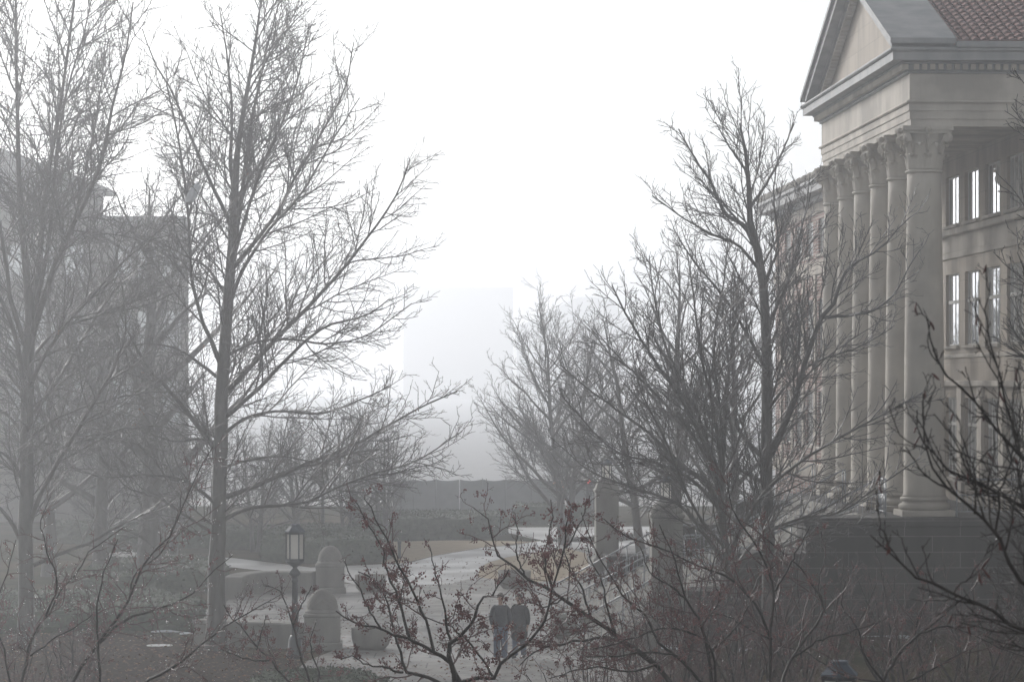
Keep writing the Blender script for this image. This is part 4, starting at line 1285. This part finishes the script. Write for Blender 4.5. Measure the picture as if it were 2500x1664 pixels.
# --- tree E, dark spreading tree left of it
yE = 77.5; gE = base_row(yE)
E_ = [[(1795, gE + 8, 52), (1792, gE - 20, 42), (1788, 1500, 34), (1781, 1402, 30), (1766, 1296, 26), (1760, 1212, 22), (1764, 1127, 19), (1768, 1042, 16), (1775, 940, 12), (1790, 820, 8), (1800, 700, 4)],
      wline([(1772, 1290), (1734, 1186), (1675, 1144), (1637, 1106), (1586, 1055), (1527, 1013), (1440, 950), (1370, 890)], 22, 4),
      wline([(1764, 1230), (1720, 1090), (1650, 960), (1580, 860), (1520, 760), (1490, 700)], 18, 4),
      wline([(1762, 1150), (1740, 1000), (1705, 860), (1690, 740), (1670, 620)], 15, 3),
      wline([(1785, 1400), (1720, 1300), (1660, 1232), (1590, 1205), (1500, 1175), (1440, 1150), (1370, 1090)], 16, 3),
      wline([(1779, 1350), (1850, 1215), (1940, 1130), (2050, 1060), (2160, 1000), (2230, 960)], 16, 3),
      wline([(1783, 1400), (1860, 1310), (1950, 1270), (2060, 1250), (2180, 1170), (2260, 1120)], 14, 3),
      wline([(1765, 1250), (1690, 1170), (1600, 1130), (1500, 1100), (1420, 1020), (1370, 960)], 15, 3),
      wline([(1764, 1190), (1690, 1060), (1600, 960), (1520, 880), (1450, 800)], 14, 3),
      wline([(1762, 1170), (1700, 1000), (1630, 850), (1600, 720), (1590, 620)], 13, 3),
      wline([(1781, 1380), (1850, 1350), (1930, 1330), (2020, 1290), (2100, 1280)], 11, 3),
      wline([(1775, 1340), (1700, 1250), (1610, 1050), (1560, 950), (1540, 850)], 13, 3),
      wline([(1770, 1100), (1750, 960), (1740, 820), (1760, 700), (1770, 600)], 12, 3)]
rng = np.random.default_rng(14)
STY['dense'] = [(4.2, .46, .6, 3.0, 33, 9, .07, .035, .007, .0075, .08), (4.8, .50, .3, 1.8, 35, 7, .09, .03, .006, .0064, .08), (6.6, .58, .18, .9, 36, 5, .11, .03, .005, .0055, .1)]
make_tree('bare_tree', 'dark spreading bare tree with fanning limbs, left of the portico', 'tree', root_of(1795, yE), traced(E_, yE, rng, 1.0, .7, .88), 24, 'dense', 'bare winter trees of the courtyard')

# --- automatically grown trees
def auto_limbs(rng, base, H, spread, n, r0, fork=.22, lean=(0, 0), upw=.6, multi=1, bend=.25):
    out = []
    bx_, by_, bz_ = base
    for m_ in range(multi):
        a0 = rng.uniform(0, 2 * math.pi); sp = spread * .25 * (multi > 1)
        top = np.array([bx_ + lean[0] + sp * math.cos(a0), by_ + lean[1] + sp * math.sin(a0), H * rng.uniform(.85, 1)])
        b_ = np.array([bx_ + .12 * (multi > 1) * math.cos(a0), by_ + .12 * (multi > 1) * math.sin(a0), -.1])
        tr = []
        for k in range(8):
            t = k / 7
            p = b_ + (top - b_) * np.array([t ** 1.2, t ** 1.2, t]) + np.append(rng.normal(0, .03 * H * .12, 2), 0) * (k > 0)
            tr.append((*p, r0 * ((1 - t) ** .85 + .05) * (1.3 if k == 0 else 1)))
        out.append(np.array(tr))
        for i in range(n):
            t = fork + (1 - fork) * (i + rng.random()) / n * .85
            k = t * 7; i0 = int(k); fr = k - i0
            s = out[m_ * (n + 1)] if False else np.array(tr)
            p = s[i0] * (1 - fr) + s[i0 + 1] * fr
            a = i * 2.4 + rng.uniform(-.5, .5) + a0
            ln = spread * (1.15 - .75 * t) * rng.uniform(.75, 1.15)
            d = np.array([math.cos(a), math.sin(a), upw * rng.uniform(.6, 1.3) + .7 * t]); d /= np.linalg.norm(d)
            q = p[:3].copy(); li = [(*q, p[3] * .62)]
            for j in range(1, 7):
                d = d + rng.normal(0, .07, 3) + np.array([0, 0, bend * .15]); d /= np.linalg.norm(d)
                q = q + d * ln / 6
                li.append((*q, p[3] * .62 * (1 - j / 6.5) + .006))
            out.append(np.array(li))
    return out
def auto_tree(label, px, y, H, spread, n, r0, seed, style='maple', group='trees fading into the fog', name='bare_tree', scale=1.35, z=0, **kw):
    rng = np.random.default_rng(seed)
    b_ = ((px - 1250) * y / F, y, z)
    l = auto_limbs(rng, b_, H, spread, n, r0, **kw)
    return make_tree(name, label, 'tree', b_, l, seed + 100, style, group, scale=scale, K=12, sides=7)

auto_tree('pale rounded tree rising beside the far end of the path', 1378, 142, 11.2, 6.3, 20, .17, 31, 'maple', multi=2, fork=.10, upw=.55, scale=1.2)
auto_tree('thick limbed pale oak in the fog between the two large left trees', 366, 112, 15.5, 7.0, 14, .42, 32, 'oak', fork=.25, upw=.35)
auto_tree('oak in the fog just left of the straight trunked tree', 250, 116, 14.0, 6.5, 13, .30, 33, 'oak', fork=.2, upw=.4)
auto_tree('misty tree behind the far left trunk, before the gabled building', 120, 119, 13.0, 5.5, 12, .26, 34, 'oak', fork=.2, upw=.5)
for i, (lab, px, y, H, sp, m_) in enumerate([
        ('low branching ornamental tree, rightmost of the row behind the domed piers', 935, 143, 5.9, 2.6, 3),
        ('low branching ornamental tree behind the far lamp post', 845, 138, 6.2, 2.8, 3),
        ('low ornamental tree directly above the lamp lantern', 730, 140, 6.0, 2.8, 3),
        ('low ornamental tree just right of the straight trunk', 625, 136, 5.6, 2.6, 3),
        ('low ornamental tree left of the straight trunk, above the hedge', 420, 134, 5.4, 2.7, 3),
        ('low ornamental tree at left above the path bend', 230, 134, 5.2, 2.6, 3)]):
    auto_tree(lab, px, y, H, sp, 7, .10, 50 + i, 'oak', 'low ornamental trees behind the plaza', 'ornamental_tree', multi=m_, fork=.15, upw=.55, scale=1.1)
auto_tree('pale slender trunk behind the nearer lamp pier', 1655, 116, 12.5, 4.5, 12, .24, 61, 'maple', fork=.3, upw=.7)
auto_tree('misty leaning tree between the two lamp piers', 1570, 124, 10.5, 4.5, 11, .2, 62, 'oak', fork=.2, upw=.5, lean=(-1.6, 0))
auto_tree('misty tree beyond the steps near the brick wing', 1790, 112, 11.5, 4.0, 12, .2, 63, 'maple', fork=.25, upw=.7)
auto_tree('bare tree at the right edge before the porch windows', 2560, 48, 11.8, 2.9, 14, .12, 64, 'maple', fork=.35, upw=1.0, scale=.75, multi=2)

# ================================================================ FOREGROUND CRABAPPLES AND SHRUBS
def crab(label, px, y, limbs, seed, style='crab', nb=2500, nd=900, dzs=.7, name='crabapple_tree', cat='tree', group='crabapple trees in the foreground', rb=.0082, rd=.0048, ex=None, barkm='darkbark', twigm='redtwig', scale=1.0, thin=.78):
    rng = np.random.default_rng(seed)
    L_ = traced(limbs, y, rng, 1.0, dzs, thin)
    g = HY + CH * F / y
    base = root_of(px, y)
    # the hidden stem below the frame, from the ground to the first traced fork
    f0 = L_[0][0]
    r_ = f0[3] * 1.25
    stem = np.array([(base[0], base[1], -.1, r_ * 1.7), (base[0] + (f0[0] - base[0]) * .25, base[1] + (f0[1] - base[1]) * .3, f0[2] * .4, r_ * 1.3), (base[0] + (f0[0] - base[0]) * .7, base[1] + (f0[1] - base[1]) * .7, f0[2] * .75, r_ * 1.1), (f0[0], f0[1], f0[2], f0[3])])
    L2 = [stem] + L_
    return make_tree(name, label, cat, base, L2, seed + 7, style, group, barkm, twigm, K=16, sides=8, extra=both(berries(int(nb * 1.7), nd, rb, rd), *( [ex] if ex else [])), scale=scale)

rt1 = (1118, 1690)
crab('crabapple with dark red fruit at the bottom centre, in front of the two people', 1120, 30, [
    wline([rt1, (1122, 1664), (1106, 1635), (1093, 1609), (1060, 1592), (1001, 1560), (932, 1537), (866, 1520), (820, 1490)], 26, 4),
    wline([rt1, (1099, 1605), (1102, 1570), (1135, 1540), (1158, 1507), (1165, 1478), (1178, 1458), (1207, 1448), (1214, 1429), (1243, 1386)], 20, 4),
    wline([rt1, (1040, 1655), (984, 1640), (980, 1610), (971, 1586), (961, 1540), (948, 1494), (935, 1458), (905, 1420), (870, 1400)], 15, 4),
    wline([(1001, 1560), (991, 1537), (981, 1484), (961, 1438), (935, 1379), (935, 1347), (899, 1288), (870, 1238), (855, 1215)], 13, 3),
    wline([(1060, 1592), (1040, 1520), (1004, 1432), (978, 1379), (935, 1297), (906, 1238), (890, 1215)], 12, 3),
    wline([(1100, 1590), (1089, 1517), (1086, 1478), (1073, 1432), (1060, 1376), (1050, 1330)], 11, 3),
    wline([rt1, (1129, 1661), (1204, 1651), (1220, 1622), (1276, 1576), (1315, 1537), (1335, 1494), (1348, 1429), (1374, 1347), (1381, 1288), (1390, 1240)], 18, 4),
    wline([(1204, 1651), (1170, 1600), (1140, 1560), (1100, 1530), (1060, 1515), (1030, 1500)], 10, 3),
    wline([(1348, 1429), (1330, 1370), (1340, 1310), (1350, 1260), (1345, 1220)], 9, 3),
    wline([(984, 1640), (940, 1630), (890, 1620), (860, 1600), (830, 1610)], 9, 3),
    wline([(1374, 1347), (1400, 1310), (1420, 1270), (1440, 1210)], 8, 3),
    wline([(932, 1537), (900, 1490), (880, 1440), (850, 1400), (840, 1370)], 8, 3)], 71, nb=5200, nd=1300)
crab('crabapple reaching in from the right with one long arching branch', 1640, 36, [
    wline([(1660, 1700), (1600, 1622), (1505, 1553), (1440, 1504), (1374, 1461), (1325, 1429), (1286, 1412), (1243, 1373), (1207, 1347), (1197, 1307), (1184, 1258), (1155, 1238)], 20, 3),
    wline([(1600, 1622), (1505, 1560), (1424, 1566), (1342, 1583), (1302, 1599), (1270, 1630)], 15, 4),
    wline([(1440, 1504), (1420, 1440), (1390, 1380), (1375, 1330), (1400, 1270)], 9, 3),
    wline([(1505, 1553), (1480, 1480), (1470, 1420), (1440, 1360), (1430, 1310)], 9, 3),
    wline([(1374, 1461), (1330, 1480), (1290, 1470), (1250, 1480)], 7, 3),
    wline([(1600, 1622), (1540, 1640), (1460, 1630), (1400, 1640), (1340, 1660)], 10, 3),
    wline([(1286, 1412), (1260, 1350), (1265, 1300), (1250, 1260)], 7, 3)], 72, nb=2600, nd=800)
crab('tangled dark crabapple at the lower right, left of the lamp top', 1720, 34, [
    wline([(1745, 1720), (1739, 1664), (1730, 1593), (1713, 1529), (1679, 1466), (1662, 1423), (1637, 1339), (1610, 1280)], 17, 3),
    wline([(1740, 1700), (1696, 1648), (1654, 1601), (1603, 1563), (1582, 1508), (1527, 1466), (1485, 1398), (1442, 1318), (1421, 1254)], 15, 3),
    wline([(1750, 1700), (1740, 1600), (1720, 1560), (1640, 1530), (1580, 1540), (1520, 1560), (1440, 1580)], 11, 3),
    wline([(1713, 1529), (1760, 1460), (1740, 1400), (1760, 1340)], 9, 3),
    wline([(1654, 1601), (1580, 1590), (1500, 1600), (1430, 1600)], 9, 3),
    wline([(1730, 1593), (1790, 1540), (1830, 1480), (1850, 1420), (1900, 1380)], 9, 3),
    wline([(1679, 1466), (1640, 1430), (1590, 1400), (1560, 1330)], 8, 3)], 73, nb=2600, nd=700)
crab('wiry dark crabapple at the lower right, before the stone podium', 1900, 38, [
    wline([(1885, 1740), (1879, 1664), (1883, 1550), (1887, 1445), (1857, 1351), (1807, 1275), (1781, 1212), (1775, 1160)], 16, 3),
    wline([(1883, 1560), (1853, 1495), (1798, 1423), (1696, 1373), (1603, 1330), (1527, 1305), (1470, 1260)], 12, 3),
    wline([(1890, 1720), (1940, 1600), (2016, 1496), (1971, 1406), (1921, 1356), (1867, 1308), (1808, 1270)], 13, 3),
    wline([(1887, 1445), (1920, 1390), (1950, 1330), (1975, 1280)], 8, 3),
    wline([(1940, 1600), (2010, 1560), (2090, 1540), (2170, 1510)], 9, 3),
    wline([(1883, 1560), (1840, 1540), (1770, 1500), (1720, 1505)], 8, 3),
    wline([(2016, 1496), (2000, 1420), (2020, 1360), (2010, 1300)], 7, 3)], 74, 'shrub', nb=1600, nd=500)
crab('grey branched crabapple at the bottom right corner before the grass bank', 2160, 40, [
    wline([(2150, 1740), (2159, 1664), (2197, 1593), (2235, 1555), (2240, 1508), (2270, 1450), (2260, 1400)], 16, 3),
    wline([(2197, 1593), (2240, 1550), (2299, 1525), (2354, 1538), (2430, 1575), (2500, 1600)], 11, 3),
    wline([(2159, 1664), (2110, 1600), (2090, 1530), (2050, 1470), (2060, 1410)], 10, 3),
    wline([(2235, 1555), (2310, 1500), (2380, 1440), (2420, 1380)], 9, 3),
    wline([(2155, 1690), (2250, 1650), (2350, 1600), (2420, 1560), (2480, 1480)], 10, 3),
    wline([(2159, 1664), (2060, 1650), (1980, 1600), (1900, 1580)], 9, 3)], 75, 'shrub', nb=900, nd=400)
crab('thin stemmed crabapple at the lower left corner', 200, 40, [
    wline([(170, 1720), (178, 1664), (204, 1614), (243, 1561), (284, 1508), (314, 1466), (325, 1437), (349, 1383), (379, 1342), (423, 1298), (444, 1238), (480, 1160), (520, 1090)], 16, 3),
    wline([(240, 1720), (246, 1664), (246, 1570), (243, 1496), (249, 1451), (263, 1401), (278, 1360), (300, 1310)], 12, 3),
    wline([(243, 1568), (290, 1522), (349, 1496), (414, 1478), (473, 1446), (497, 1413), (560, 1360)], 12, 3),
    wline([(40, 1720), (74, 1555), (112, 1502), (136, 1449), (172, 1407), (207, 1351), (237, 1327), (290, 1290)], 12, 3),
    wline([(112, 1502), (136, 1449), (139, 1395), (124, 1366), (109, 1312), (104, 1271), (130, 1209)], 9, 3),
    wline([(300, 1720), (355, 1664), (414, 1632), (459, 1602), (500, 1567), (560, 1520), (630, 1480), (700, 1440)], 14, 3),
    wline([(314, 1466), (330, 1400), (390, 1350), (430, 1260), (440, 1200)], 8, 3),
    wline([(30, 1720), (10, 1600), (-20, 1500), (10, 1400), (30, 1320)], 9, 3),
    wline([(74, 1600), (130, 1560), (200, 1520), (250, 1480)], 7, 3)], 76, 'crab', nb=1300, nd=2600, rd=.0062)
crab('small berried crabapple in front of the lamp post', 740, 42, [
    wline([(760, 1720), (755, 1664), (740, 1614), (728, 1582), (716, 1525), (696, 1472), (678, 1437), (642, 1428)], 11, 3),
    wline([(750, 1700), (698, 1658), (657, 1611), (627, 1585), (592, 1540), (565, 1520), (540, 1480)], 10, 3),
    wline([(765, 1700), (778, 1650), (760, 1590), (757, 1560), (770, 1520)], 8, 3),
    wline([(716, 1525), (735, 1480), (750, 1450), (760, 1430)], 6, 3),
    wline([(657, 1611), (620, 1610), (580, 1600), (540, 1580)], 7, 3),
    wline([(627, 1585), (640, 1540), (650, 1500)], 6, 3)], 77, 'crab', nb=2200, nd=700)
# near tree at the right, soft because it is close
def pods(t, lev, rng):
    P = lev[1][0]
    c = rng.choice(len(P), 70)
    pos = P[c, rng.integers(3, P.shape[1], 70)]
    v, f = ball(2)
    V = []; Q = []
    for i, p in enumerate(pos):
        d = Vector((rng.normal(0, .4), rng.normal(0, .4), -1)).normalized()
        q = np.array(d.to_track_quat('Z', 'Y').to_matrix())
        L_ = rng.uniform(.018, .04)
        u = v * np.array([.0055, .0055, L_]); u[:, 0] += .25 * L_ * (v[:, 2] ** 2 - .5)
        V.append(u @ q.T + p + np.array(d) * L_); Q.append(f + i * len(v))
    o = mesh_np('seed_pods', np.concatenate(V), np.concatenate(Q), M['pod'], t); tag(o, kind='stuff')
crab('near soft focused dark branch with curled seed pods at the right edge', 2950, 14, [
    wline([(2800, 1650), (2500, 1538), (2443, 1504), (2329, 1445), (2240, 1411), (2201, 1377), (2155, 1326), (2125, 1305)], 15, 4),
    wline([(2800, 1600), (2500, 1423), (2455, 1360), (2430, 1300), (2379, 1254), (2324, 1203), (2282, 1165), (2261, 1114), (2244, 1055), (2246, 960)], 15, 4),
    wline([(2700, 1400), (2500, 1241), (2443, 1207), (2358, 1165), (2307, 1140), (2282, 1106), (2252, 1063), (2245, 1000)], 13, 4),
    wline([(2700, 1300), (2500, 1127), (2460, 1085), (2417, 1038), (2378, 985), (2317, 928), (2278, 874), (2263, 828), (2255, 780)], 13, 4),
    wline([(2500, 1127), (2460, 1000), (2424, 870), (2408, 813), (2401, 744), (2412, 690)], 9, 3),
    wline([(2155, 1326), (2151, 1300), (2142, 1254), (2138, 1190)], 5, 3),
    wline([(2430, 1300), (2440, 1200), (2470, 1100), (2490, 1000), (2480, 930)], 9, 3),
    wline([(2379, 1254), (2380, 1160), (2350, 1080), (2330, 1010)], 7, 3),
    wline([(2329, 1445), (2380, 1390), (2420, 1330), (2470, 1290)], 6, 3)], 78, 'shrub', nb=10, nd=40, dzs=.3, name='near_tree', group='near tree', ex=pods, rd=.003, scale=.6, twigm='darkbark', thin=.95)

# dense shrubs that hide the foot of the steps
def shrub(label, px, y, H, spread, seed, z=0, nb=700, nd=300, n=13):
    rng = np.random.default_rng(seed)
    b_ = root_of(px, y); b_ = (b_[0], b_[1], z)
    l = []
    for i in range(n):
        a = rng.uniform(0, 2 * math.pi); q = np.array([b_[0] + .25 * math.cos(a), b_[1] + .25 * math.sin(a), z - .1])
        d = np.array([math.cos(a) * spread / H * rng.uniform(.3, 1), math.sin(a) * spread / H * rng.uniform(.3, 1), 1.0]); ln = H * rng.uniform(.75, 1.1) / 7
        li = [(*q, .03)]
        for j in range(7):
            d = d + rng.normal(0, .09, 3); d /= np.linalg.norm(d); q = q + d * ln
            li.append((*q, .03 * (1 - j / 7.3) + .003))
        l.append(np.array(li))
    make_tree('shrub', label, 'shrub', b_, l, seed + 3, 'shrub', 'shrubs along the foot of the building', 'darkbark', 'redtwig', K=12, sides=6, extra=berries(nb, nd, .007, .005), scale=1.3)
shrub('reddish twiggy shrub left of the podium corner', 1640, 62, 4.2, 1.8, 81, nb=1600)
shrub('reddish twiggy shrub under the dark spreading tree', 1790, 66, 4.0, 2.0, 82, nb=1600)
shrub('twiggy shrub before the middle of the podium wall', 1980, 66, 3.6, 2.0, 83, .3, nb=900)
shrub('twiggy shrub on the grass bank under the nearest column', 2200, 68, 3.4, 2.0, 84, .5)
shrub('twiggy shrub at the right end of the podium wall', 2400, 66, 3.4, 2.2, 85, .5)
shrub('low berried shrub right of the two people', 1500, 56, 3.0, 1.6, 86, nb=1600)
shrub('dense reddish shrub in front of the stair wall, beside the arching crabapple branch', 1580, 50, 3.6, 1.6, 89, nb=2200)
shrub('dense dark shrub between the podium corner and the wiry crabapple', 1890, 56, 3.6, 1.8, 90, .2, nb=1500)
shrub('dense dark shrub on the bank, right of the grey branched crabapple', 2300, 58, 3.2, 1.9, 91, .3, nb=700)
shrub('dark twiggy shrub at the left edge below the hedge', 40, 60, 2.6, 1.6, 87)
shrub('thin twiggy shrub left of the utility cover', 170, 70, 2.2, 1.5, 88)

# ================================================================ PEOPLE
def skin_mesh(name, nodes, edges, mat, parent, sub=2):
    """nodes: list of (x,y,z,rx,ry); the surface is grown round the edges."""
    me = bpy.data.meshes.new(name)
    me.from_pydata([n[:3] for n in nodes], edges, [])
    o = bpy.data.objects.new(name, me); COL.objects.link(o)
    o.modifiers.new('skin', 'SKIN'); ss_ = o.modifiers.new('sub', 'SUBSURF'); ss_.levels = sub; ss_.render_levels = sub
    for v_, n in zip(me.skin_vertices[0].data, nodes): v_.radius = (n[3], n[4])
    me.skin_vertices[0].data[0].use_root = True
    dg = bpy.context.evaluated_depsgraph_get()
    ev = bpy.data.meshes.new_from_object(o.evaluated_get(dg))
    bpy.data.objects.remove(o)
    for p in ev.polygons: p.use_smooth = True
    return link(name, ev, mat, parent)
def person(label, loc, rz, hair, coatmat, long_coat, pose, look, H=1.78):
    t = empty('person', loc, rz)
    tag(t, label, 'person', 'two people walking together')
    k = H / 1.78
    def S3(*a): return tuple(v * k for v in a)
    # facing -y; pose: (left leg fwd, right leg fwd, left arm, right arm)
    lf, rf_, la, ra = pose
    hip = .95; kn = .50
    nodes = [S3(0, 0, hip, .15, .11), S3(0, 0, 1.12, .14, .10), S3(0, .01, 1.30, .15, .10), S3(0, .01, 1.43, .10, .08), S3(0, 0, 1.52, .058, .06), S3(look[0] * .3, -.02, 1.60, .062, .075), S3(look[0], -.025 + look[1], 1.67, .075, .092), S3(look[0], -.01 + look[1], 1.74, .06, .07)]
    edges = [(i, i + 1) for i in range(7)]
    def chain(start, pts):
        prev = start
        for p in pts:
            nodes.append(S3(*p)); edges.append((prev, len(nodes) - 1)); prev = len(nodes) - 1
    chain(0, [(.10, 0, .88, .085, .09), (.10, -.10 * lf - .02, kn, .06, .065), (.10, -.22 * lf + .02, .10, .042, .045), (.11, -.22 * lf - .02, .05, .045, .04), (.12, -.22 * lf - .16, .035, .04, .03)])
    chain(0, [(-.10, 0, .88, .085, .09), (-.10, -.10 * rf_ - .02, kn, .06, .065), (-.10, -.22 * rf_ + .02, .10, .042, .045), (-.11, -.22 * rf_ - .02, .05, .045, .04), (-.12, -.22 * rf_ - .16, .035, .04, .03)])
    hands = []
    for s_, am in ((1, la), (-1, ra)):
        el = (s_ * .255, .03 - .05 * am, 1.13); wr = (s_ * (.25 - .06 * abs(am)), .0 - .20 * am, .90 + .06 * abs(am))
        chain(2, [(s_ * .15, .01, 1.41, .05, .055), (s_ * .195, .01, 1.38, .042, .046), (*el, .036, .038), (*wr, .028, .03), (wr[0], wr[1] - .02, wr[2] - .06, .034, .022)])
        hands.append((s_, Vector(S3(wr[0], wr[1] - .02, wr[2] - .07))))
    body = skin_mesh('body', nodes, edges, M['skin'], t)
    # face: nose, brows, mouth line and ears grown as small forms on the head
    fc = MB(); hx, hy, hz_ = nodes[6][:3]
    fc.lathe([(0, -.03), (.012, -.02), (.014, 0), (.008, .02), (0, .03)], 8, (hx, hy - .095 * k, hz_ - .01))
    for s_ in (-1, 1): fc.lathe([(0, -.03), (.012, -.02), (.016, 0), (.012, .02), (0, .03)], 8, (hx + s_ * .078 * k, hy + .01, hz_ - .01))
    fc.build('nose_and_ears', M['skin'], t)
    ey = MB()
    for s_ in (-1, 1): ey.lathe([(0, -.010), (.010, 0), (0, .010)], 8, (hx + s_ * .030 * k, hy - .083 * k, hz_ + .018))
    ey.box(hx - .022, hx + .022, hy - .088 * k, hy - .07 * k, hz_ - .062, hz_ - .056)
    ey.build('eyes_and_mouth', M['hair'], t)
    # fingers
    for s_, h_ in hands:
        fg = MB()
        for q in range(4):
            x0 = h_.x; y0 = h_.y + (q - 1.5) * .019
            ln = (.07, .08, .075, .055)[q]
            fg.tube([(x0, y0, h_.z), (x0 - s_ * .004, y0 - .004, h_.z - ln * .5), (x0 - s_ * .018, y0 - .006, h_.z - ln)], [.009, .0085, .007], 6)
        fg.tube([(h_.x - s_ * .01, h_.y - .03, h_.z + .035), (h_.x - s_ * .02, h_.y - .055, h_.z + .005), (h_.x - s_ * .025, h_.y - .06, h_.z - .025)], [.011, .010, .008], 6)
        fg.build('fingers', M['skin'], t)
    # clothing
    jn = [S3(0, .0, .80, .215, .16), S3(0, 0, 1.02, .205, .15), S3(0, 0, 1.15, .195, .145), S3(0, .01, 1.30, .20, .145), S3(0, .01, 1.43, .15, .115), S3(0, .005, 1.51, .095, .095)]
    if long_coat:
        jn[0] = S3(0, -.03, .42, .30, .33); jn[1] = S3(0, -.02, .84, .25, .25)
    je = [(i, i + 1) for i in range(5)]
    for s_, am in ((1, la), (-1, ra)):
        b0 = len(jn)
        el = (s_ * .255, .03 - .05 * am, 1.13); wr = (s_ * (.25 - .06 * abs(am)), .0 - .19 * am, .92 + .06 * abs(am))
        jn += [S3(s_ * .15, .01, 1.43, .075, .085), S3(s_ * .195, .01, 1.39, .072, .078), S3(*el, .068, .07), S3(*wr, .056, .058)]
        je += [(3, b0), (b0, b0 + 1), (b0 + 1, b0 + 2), (b0 + 2, b0 + 3)]
    skin_mesh('coat' if long_coat else 'jacket', jn, je, M[coatmat], t)
    tn = [S3(0, 0, .93, .16, .12)]; te = []
    for s_, lg in ((1, lf), (-1, rf_)):
        b0 = len(tn)
        tn += [S3(s_ * .095, 0, .86, .12, .12), S3(s_ * .095, -.10 * lg - .02, kn, .098, .10), S3(s_ * .095, -.22 * lg + .02, .13, .082, .088), S3(s_ * .095, -.22 * lg + .015, .07, .078, .088)]
        te += [(0, b0), (b0, b0 + 1), (b0 + 1, b0 + 2), (b0 + 2, b0 + 3)]
    skin_mesh('trousers', tn, te, M['jeans'], t)
    for s_, lg in ((1, lf), (-1, rf_)):
        skin_mesh('shoe', [S3(s_ * .105, -.22 * lg + .06, .05, .05, .05), S3(s_ * .11, -.22 * lg - .05, .05, .052, .048), S3(s_ * .12, -.22 * lg - .17, .035, .046, .034)], [(0, 1), (1, 2)], M['shoe'], t, 1)
    hv, hf = ball(3)
    keep = hv.copy()
    msk = (keep[:, 2] > .15) | (keep[:, 1] > .15)
    hv = hv * np.array([.102, .118, .122]) * k + np.array([hx, hy + .012, hz_ + .035])
    fm = [f_ for f_ in hf if all(msk[i] for i in f_)]
    hv = hv + np.random.default_rng(5).normal(0, .004, hv.shape)
    mesh_np('hair', hv, np.array(fm), M[hair], t)
p = gp(1222, 1611, .006)
person('person in a dark zipped jacket and blue jeans, the left one of the pair', (p.x, p.y, .006), .08, 'hair2', 'jacket', False, (.7, -.5, -.3, .5), (0, 0))
p = gp(1268, 1606, .006)
person('person in a long charcoal coat and jeans looking down, the right one of the pair', (p.x, p.y + .1, .006), -.25, 'hair', 'coat', True, (-.5, .6, .1, .3), (-.02, -.03), 1.72)

# ================================================================ FOG
def haze():
    mb = MB(); mb.box(-950, 950, -30, 1450, -1.0, 52.0)
    m, nt, b = new_mat('fog_air')
    nt.nodes.remove(b)
    v = nt.nodes.new('ShaderNodeVolumePrincipled')
    v.inputs['Color'].default_value = (0.93, 0.95, 0.985, 1)
    v.inputs['Density'].default_value = HAZE_DENSITY
    v.inputs['Anisotropy'].default_value = HAZE_G
    nt.links.new(v.outputs[0], nt.nodes['Material Output'].inputs['Volume'])
    m.cycles.volume_sampling = 'DISTANCE'
    o = mb.build('haze', m)
    tag(o, kind='stuff')
haze()
